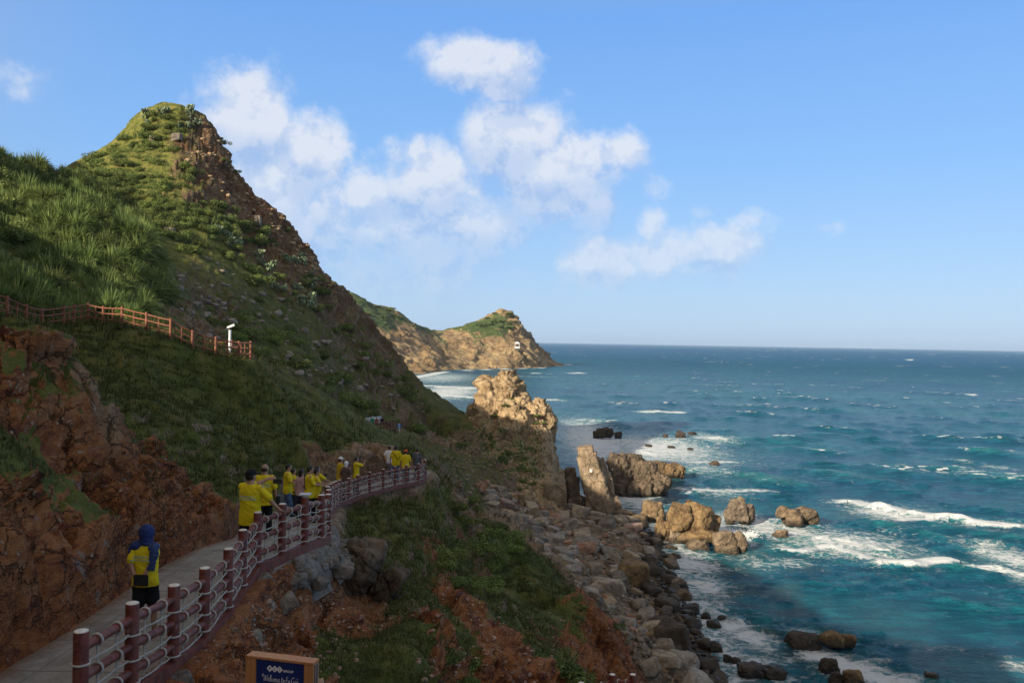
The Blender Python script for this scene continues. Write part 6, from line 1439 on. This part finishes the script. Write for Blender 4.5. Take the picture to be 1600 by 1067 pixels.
def held(name, label, person_e, s, pos, dims, rx=0.0, rz_=0.0, mat=None):
    """a thing held in a hand: its own top-level object, placed in world space"""
    M_ = Matrix.Translation(person_e.location) @ Matrix.Rotation(person_e.rotation_euler.z, 4, 'Z') @ Matrix.Translation(Vector(pos)*s) @ Matrix.Rotation(rz_, 4, 'Z') @ Matrix.Rotation(rx, 4, 'X')
    bm = bmesh.new(); bmesh.ops.create_cube(bm, size=1.0); bmesh.ops.scale(bm, vec=Vector(dims), verts=bm.verts); bmesh.ops.bevel(bm, geom=list(bm.edges), offset=min(dims)*.3, segments=2, affect='EDGES')
    me = bpy.data.meshes.new(name); bm.to_mesh(me); bm.free(); me.materials.append(mat or M_BLACK)
    o = link(name, me); o.matrix_world = M_; return tag(o, label, name)
def strap(e, s, a, b_, mat=M_BLK, back=-.145):
    pts = []
    for t_ in np.linspace(0, 1, 9):
        x_ = a[0]+(b_[0]-a[0])*t_; z_ = a[1]+(b_[1]-a[1])*t_; pts.append((x_, back+.35*x_*x_-.0, z_))
    VF = tube_np(pts, .013, 6); link('bag_strap', clean_mesh('bag_strap', (VF[0]*s, VF[1]), [mat]), e)
FR = lambda sg_: dict(w=(sg_*.12, .34, 1.16), pole=(sg_*.8, -.5, -1), palm=(-sg_*.6, -.3, .6), curl=.7)
# 1 woman in a dark blue headscarf, hands behind her back
pw = person(229, 821, 11.15, -4, 'person in dark blue headscarf, yellow jersey and black shorts walking', legs='shorts', hair='hijab', female=True, fig=1.02, voxel=.009, printed=True,
            Rr=dict(w=(.02, -.19, .90), pole=(1, -.2, 0), hd=(-.8, -.25, -.45), palm=(0, -1, 0), curl=.6), L=dict(w=(-.06, -.17, .93), pole=(-1, -.3, 0), hd=(.7, -.1, -.5), palm=(0, -1, 0), curl=.6), step=.10)
s_w = 1.0
held('pouch', 'black flat pouch held behind the back of the person in the headscarf', pw, .95, (.05, -.225, .865), (.20, .035, .15), 0, 0)
# 2, 3 the two men at the rail
p2 = person(392, 732, 14.75, -14, 'person in yellow jersey and black cap leaning one hand on the rope railing', hair='cap', headturn=-18, fig=1.04, voxel=.010, printed=True,
            Rr=dict(w=(.44, .24, .98), pole=(.5, -.6, -.6), hd=(.3, .8, -.35), palm=(0, 0, -1), curl=.5), L=dict(w=(.12, .42, 1.50), pole=(-.7, 0, -1), hd=(.8, .3, .1), palm=(0, .5, -.6), curl=.9))
held('phone', 'black phone held up sideways by the person in the black cap', p2, 1.0, (.27, .46, 1.49), (.17, .012, .085), 0, R(12))
p3 = person(414, 724, 18.6, 0, 'balding person in yellow jersey and black trousers beside the one in the cap', hair='bald', fig=1.02, voxel=.012, headturn=-20, printed=True,
            Rr=dict(w=(.28, .06, .86), pole=(.5, -1, 0), hd=(0, .2, -1), palm=(-1, 0, 0)))
held('shoulder_bag', 'black bag hanging at the right side of the balding person', p3, 1.0, (.30, .10, .80), (.10, .24, .26))
# 4.. the group by the bend
p4 = person(450, 724, 25.5, -78, 'person in yellow jersey and jeans looking down at a phone, in profile', trousers=M_JEAN, voxel=.013, headdown=.35, L=FR(-1), Rr=FR(1), dx=0, step=.14)
held('phone', 'pale phone in the hands of the person in jeans', p4, 1.0, (0, .42, 1.18), (.07, .012, .14), R(50), 0, M_GRYC)
person(456, 731, 27.2, -60, 'person mostly hidden behind the one in jeans, a yellow jersey showing', voxel=.016, trousers=M_NAVYP, dx=.05)
p5 = person(484, 727, 23.0, -70, 'person with cropped hair and yellow jersey typing on a phone close to the railing', voxel=.012, headdown=.30, L=FR(-1), Rr=FR(1), fig=1.05, extra=lambda e, s, AR, hl: strap(e, s, (-.12, 1.42), (.14, 1.0)))
held('phone', 'dark phone in the hands of the person with cropped hair', p5, 1.0, (0, .42, 1.18), (.07, .012, .14), R(50))
person(471, 735, 24.6, -40, 'person with long dark hair and dusty pink top half hidden behind the railing group', shirt=M_PINK, trousers=M_NAVYP, hair='long', voxel=.015, female=True)
p6 = person(494, 734, 24.0, -66, 'person in yellow jersey with a camera strap standing between two others', voxel=.014, headdown=.25, L=FR(-1), Rr=FR(1))
p7 = person(503, 727, 27.6, -50, 'person in yellow jersey stretching one arm out along the railing', voxel=.014, dx=-.15, Rr=dict(w=(.36, .48, 1.05), pole=(0, 0, -1), palm=(0, 0, -1), curl=.4))
held('camera', 'black camera held in front of the person in yellow behind the group', p7, 1.0, (-.02, .32, 1.25), (.14, .08, .10))
# further along
person(532, 711, 36.2, -60, 'person in white cap and mustard jersey standing by the earth bank', shirt=M_MUST, trousers=M_NAVYP, hair='whitecap', voxel=.018)
person(541, 720, 35.6, -20, 'person in white kerchief and brown vest beside the one in the white cap', shirt=M_BRN, trousers=M_BRN, hair='kerchief', voxel=.018, legs='skirt', female=True)
p8 = person(557, 713, 37.6, -70, 'person in yellow jersey holding a phone up with both hands to take a picture', voxel=.017, L=dict(w=(-.05, .38, 1.50), pole=(-.6, 0, -1), palm=(0, 0, 1), curl=.7), Rr=dict(w=(.05, .38, 1.50), pole=(.6, 0, -1), palm=(0, 0, 1), curl=.7), extra=lambda e, s, AR, hl: strap(e, s, (-.12, 1.42), (.15, .95)))
held('phone', 'phone held up by the person taking a picture', p8, 1.0, (0, .45, 1.56), (.075, .012, .15))
def pack(e, s, AR, hl):
    VF = ell((0, -.19, 1.20), (.13, .09, .18), 3); link('backpack', clean_mesh('backpack', (VF[0]*s, VF[1]), [M_BLK]), e)
person(597, 694, 46.0, 10, 'person in white shirt with a small black backpack', shirt=M_WHT, trousers=M_NAVYP, voxel=.02, extra=pack, dx=.15)
person(607, 696, 44.3, 10, 'person in white top and grey trousers with a tan bag', shirt=M_WHT, trousers=M_GRYC, voxel=.02, dx=.05, extra=lambda e, s, AR, hl: link('bag', clean_mesh('bag', (ell((-.22, -.04, 1.05), (.07, .12, .22), 2)[0]*s, ell((0, 0, 0), (1, 1, 1), 2)[1]), [M_TAN]), e))
person(619, 694, 42.6, -8, 'person in yellow jersey and jeans with a black strap across the back', trousers=M_JEAN, voxel=.018, fig=1.08, extra=lambda e, s, AR, hl: strap(e, s, (-.13, 1.42), (.14, 1.05)))
person(634, 702, 42.0, 0, 'person in orange cap and yellow jersey, seen from behind', hair='orangecap', voxel=.018, fig=1.06)
person(652, 700, 43.4, -15, 'person in dark patterned shirt at the end of the rope railing', shirt=M_DKPAT, trousers=M_NAVYP, voxel=.018, fig=1.05)
# on the far bend
fz = lambda px, py, D: unp(px, py, D)[2]
person(582, 650, 104.5, 0, 'tiny person in green on the far bend of the path', shirt=M_GRN, trousers=M_NAVYP, voxel=.03, gz=fz(582, 671, 104.5), hair='kerchief')
person(588.5, 651.5, 105, 0, 'tiny person in rust red on the far bend beside the one in green', shirt=M_RED, trousers=M_NAVYP, voxel=.03, gz=fz(588, 671, 105))
person(597, 650.5, 106, 0, 'tiny person in black on the far bend at the end of the pale wall', shirt=M_BLK, trousers=M_BLK, voxel=.03, gz=fz(597, 670.5, 106))

# ------------------------------------------------------------------ welcome sign, seen from above its top edge
M_WOOD, t, b = material('varnished_pine'); tcn = t.n.new('ShaderNodeTexCoord'); pos = tcn.outputs['Object']
g_ = t.noise(t.vmath('MULTIPLY', pos, (38, 38, 1.6)), 1.0, 5, .6, dist=.4); t.link(t.ramp(g_, [(.3, (.30, .125, .045)), (.5, (.44, .20, .075)), (.7, (.52, .27, .12))]), b.inputs['Base Color']); b.inputs['Roughness'].default_value = .55
t.link(t.bump(g_, .3, .004), b.inputs['Normal'])
M_NBLUE = simple_mat('deep_blue_print', (.006, .022, .135), (.007, .026, .15), .5, 3, .0005); M_CYAN = simple_mat('sky_blue_print', (.22, .55, .66), (.42, .70, .76), .5, 3, .0005); M_WPR = simple_mat('white_print', (.74, .76, .78), (.8, .8, .82), .6, 3, .0005)
fl = np.array(unp(383.8, 1023, 8.6)); WB = .765; TB = .137; HB = 1.15; yawb = -13.5
eb = empty('welcome_sign', (fl[0], fl[1], fl[2]), R(yawb)); tag(eb, 'wooden framed welcome sign with dark blue panel at the bottom edge', 'sign')
def bb(name, x0, x1, z0, z1, y0, y1, mat, parent=eb, bev=.004):
    bm = bmesh.new(); bmesh.ops.create_cube(bm, size=1.0); bmesh.ops.scale(bm, vec=(x1-x0, y1-y0, z1-z0), verts=bm.verts); bmesh.ops.translate(bm, vec=((x0+x1)/2, (y0+y1)/2, (z0+z1)/2), verts=bm.verts)
    if bev: bmesh.ops.bevel(bm, geom=list(bm.edges), offset=bev, segments=2, affect='EDGES')
    me = bpy.data.meshes.new(name); bm.to_mesh(me); bm.free(); me.materials.append(mat); return link(name, me, parent)
zt = 0.0
bb('frame_board', 0, .118, -HB, -.0285, 0, TB, M_WOOD); bb('frame_board', WB-.100, WB, -HB, -.0285, 0, TB, M_WOOD); bb('top_board', -.002, WB+.002, -.026, 0, -.003, TB+.002, M_WOOD); bb('back_board', .12, WB-.102, -HB, -.030, .05, TB-.01, M_WOOD)
PX0, PX1 = .120, WB-.102; PWd = PX1-PX0
pn = bb('panel', PX0, PX1, -HB, -.029, .012, .030, M_NBLUE, bev=0)
bb('edge_strip', WB+.0025, WB+.012, -HB, -.03, .03, .05, M_GRYC); bb('edge_strip', WB+.0025, WB+.012, -HB, -.03, .08, .10, M_GRYC)
for x_ in (.06, WB-.05): bb('leg', x_-.045, x_+.045, -HB-1.2, -HB-.002, .02, TB-.02, M_WOOD)
yF = .0115
def flat(name, polys, mat, off, parent=pn):
    V, F, o = [], [], 0; 
    me = bpy.data.meshes.new(name); bm = bmesh.new()
    for pl in polys:
        vs = [bm.verts.new((PX0+u_*PWd, yF-off, -.029-w_*PWd)) for u_, w_ in pl]; bm.faces.new(vs)
    bm.to_mesh(me); bm.free(); me.materials.append(mat); return link(name, me, parent)
arc = [(u_, .46+.02*u_-.03*math.sin(u_*3)) for u_ in np.linspace(0, 1, 12)]
flat('panel_picture', [[(0, 1.6)]+[(u_, w_) for u_, w_ in arc]+[(1, 1.6)]], M_CYAN, .0015)
def dia(cx, cy, r_, n=5):
    out = []
    for k_ in range(4):
        a = math.pi/4*0+k_*math.pi/2; tx, ty = cx+r_*math.cos(a), cy+r_*math.sin(a)
        for j in range(n): 
            b_ = a-math.pi/4+j/(n-1)*math.pi/2; out.append((tx-.32*r_*math.cos(a)+.32*r_*.85*math.cos(b_), ty-.32*r_*math.sin(a)+.32*r_*.85*math.sin(b_)))
    return out
flat('logo', [dia(.285+.103*k_, .150, .064) for k_ in range(3)], M_WPR, .0015)
def text_on(name, body, cu_, cw_, size, mat, width=None, shear=0):
    cu = bpy.data.curves.new('t', 'FONT'); cu.body = body; cu.size = size*PWd; cu.align_x = 'LEFT'; cu.shear = shear; cu.offset = .0008; to = bpy.data.objects.new('t', cu); COL.objects.link(to)
    dg = bpy.context.evaluated_depsgraph_get(); tm = bpy.data.meshes.new_from_object(to.evaluated_get(dg)); bpy.data.objects.remove(to)
    co = np.empty(len(tm.vertices)*3, np.float32); tm.vertices.foreach_get('co', co); co = co.reshape(-1, 3); k_ = 1 if width is None else width*PWd/(co[:, 0].max()-co[:, 0].min())
    out = np.stack([PX0+cu_*PWd+co[:, 0]*k_, np.full(len(co), yF-.003), -.029-cw_*PWd+co[:, 1]], 1); tm.vertices.foreach_set('co', out.astype(np.float32).ravel()); tm.materials.clear(); tm.materials.append(mat); tm.update(); return link(name, tm, pn)
for k_, c in enumerate('FLC'): text_on('logo_letter', c, .264+.103*k_, .176, .075, M_NBLUE, .04)
text_on('lettering', 'GROUP', .565, .185, .058, M_WPR, .215)
# cursive welcome line, drawn stroke by stroke
GL = {'W': (1.15, [[(.0, .62), (.05, .85), (.2, .95), (.28, .7), (.3, .3), (.36, .02), (.5, .25), (.62, .75), (.66, .9), (.66, .4), (.74, .03), (.9, .3), (1.05, .95), (1.15, 1.02)], [(.0, .62), (-.12, .75), (-.15, 1.0), (-.02, 1.12), (.12, 1.02)]]),
      'e': (.42, [[(-.02, .12), (.12, .2), (.28, .35), (.26, .5), (.12, .5), (.05, .25), (.15, .03), (.3, .04), (.44, .16)]]), 'l': (.30, [[(-.02, .1), (.15, .45), (.25, .9), (.2, 1.05), (.1, .9), (.07, .3), (.16, .02), (.3, .14)]]),
      'c': (.38, [[(.28, .45), (.15, .5), (.04, .28), (.14, .03), (.28, .05), (.4, .16)]]), 'o': (.42, [[(.18, .5), (.04, .3), (.1, .04), (.26, .04), (.33, .28), (.22, .49), (.16, .46), (.28, .40), (.44, .42)]]),
      'm': (.78, [[(0, .42), (.06, .5), (.09, .0)], [(.09, .3), (.2, .5), (.3, .42), (.32, .0)], [(.32, .3), (.43, .5), (.53, .42), (.55, .1), (.62, .02), (.78, .16)]]), 't': (.32, [[(.1, .85), (.08, .2), (.16, .02), (.3, .12)], [(-.06, .58), (.3, .60)]]),
      'E': (.55, [[(.45, .9), (.3, 1.02), (.1, .9), (.14, .62), (.32, .55), (.1, .45), (.0, .2), (.15, .0), (.4, .05), (.56, .2)]]), 'G': (.75, [[(.6, .85), (.42, 1.05), (.12, .85), (.02, .4), (.18, .02), (.45, .1), (.58, .5), (.56, .1), (.46, -.4), (.26, -.55), (.16, -.35), (.4, -.08), (.74, .12)]]),
      'i': (.26, [[(.02, .15), (.1, .48), (.09, .12), (.16, .02), (.28, .14)], [(.13, .66), (.14, .71)]]), 'ó': (.5, [[(.18, .5), (.04, .3), (.1, .04), (.26, .04), (.33, .28), (.22, .49), (.16, .46), (.3, .40), (.5, .46)], [(.14, .74), (.34, .90)]]), ' ': (.24, [])}
def crom(P_, n=6):
    P_ = np.array(P_, float)
    if len(P_) < 3: return P_
    out = []
    for i in range(len(P_)-1):
        p0, p1, p2, p3 = P_[max(i-1, 0)], P_[i], P_[i+1], P_[min(i+2, len(P_)-1)]
        for j in range(n): t_ = j/n; out.append(.5*((2*p1)+(-p0+p2)*t_+(2*p0-5*p1+4*p2-p3)*t_**2+(-p0+3*p1-3*p2+p3)*t_**3))
    out.append(P_[-1]); return np.array(out)
txt = 'Welcome to Eo Gió'; tot_w = sum(GL[c][0] for c in txt); sc_ = .745/tot_w; cx = .135; parts = []
for c in txt:
    for st_k in GL[c][1]:
        q = crom(st_k); pts = np.stack([PX0+(cx+(q[:, 0]+q[:, 1]*.12)*sc_)*PWd, np.full(len(q), yF-.002), -.029-(.395-q[:, 1]*sc_*1.25)*PWd], 1); n_ = len(q); rad_ = (.0016+.0012*np.abs(np.gradient(pts[:, 2]))/(np.abs(np.gradient(pts[:, 2])).max()+1e-9))
        VF = tube_np(pts, rad_, 6); VF[0][:, 1] = yF-.002+(VF[0][:, 1]-yF+.002)*.3; parts.append(VF)
    cx += GL[c][0]*sc_
link('lettering', clean_mesh('lettering', join_np(parts), [M_WPR]), pn)
# ------------------------------------------------------------------ the air
m = bpy.data.materials.new('sea_haze'); m.use_nodes = True; m.node_tree.nodes.clear()
v_ = m.node_tree.nodes.new('ShaderNodeVolumePrincipled'); v_.inputs['Color'].default_value = (.50, .70, 1.0, 1); v_.inputs['Density'].default_value = 0.00005
o_ = m.node_tree.nodes.new('ShaderNodeOutputMaterial'); m.node_tree.links.new(v_.outputs[0], o_.inputs['Volume'])
VF = box_np((0, 0, 60), (26500, 26500, 69))
tag(link('haze', clean_mesh('haze', VF, [m], False)), kind='stuff')
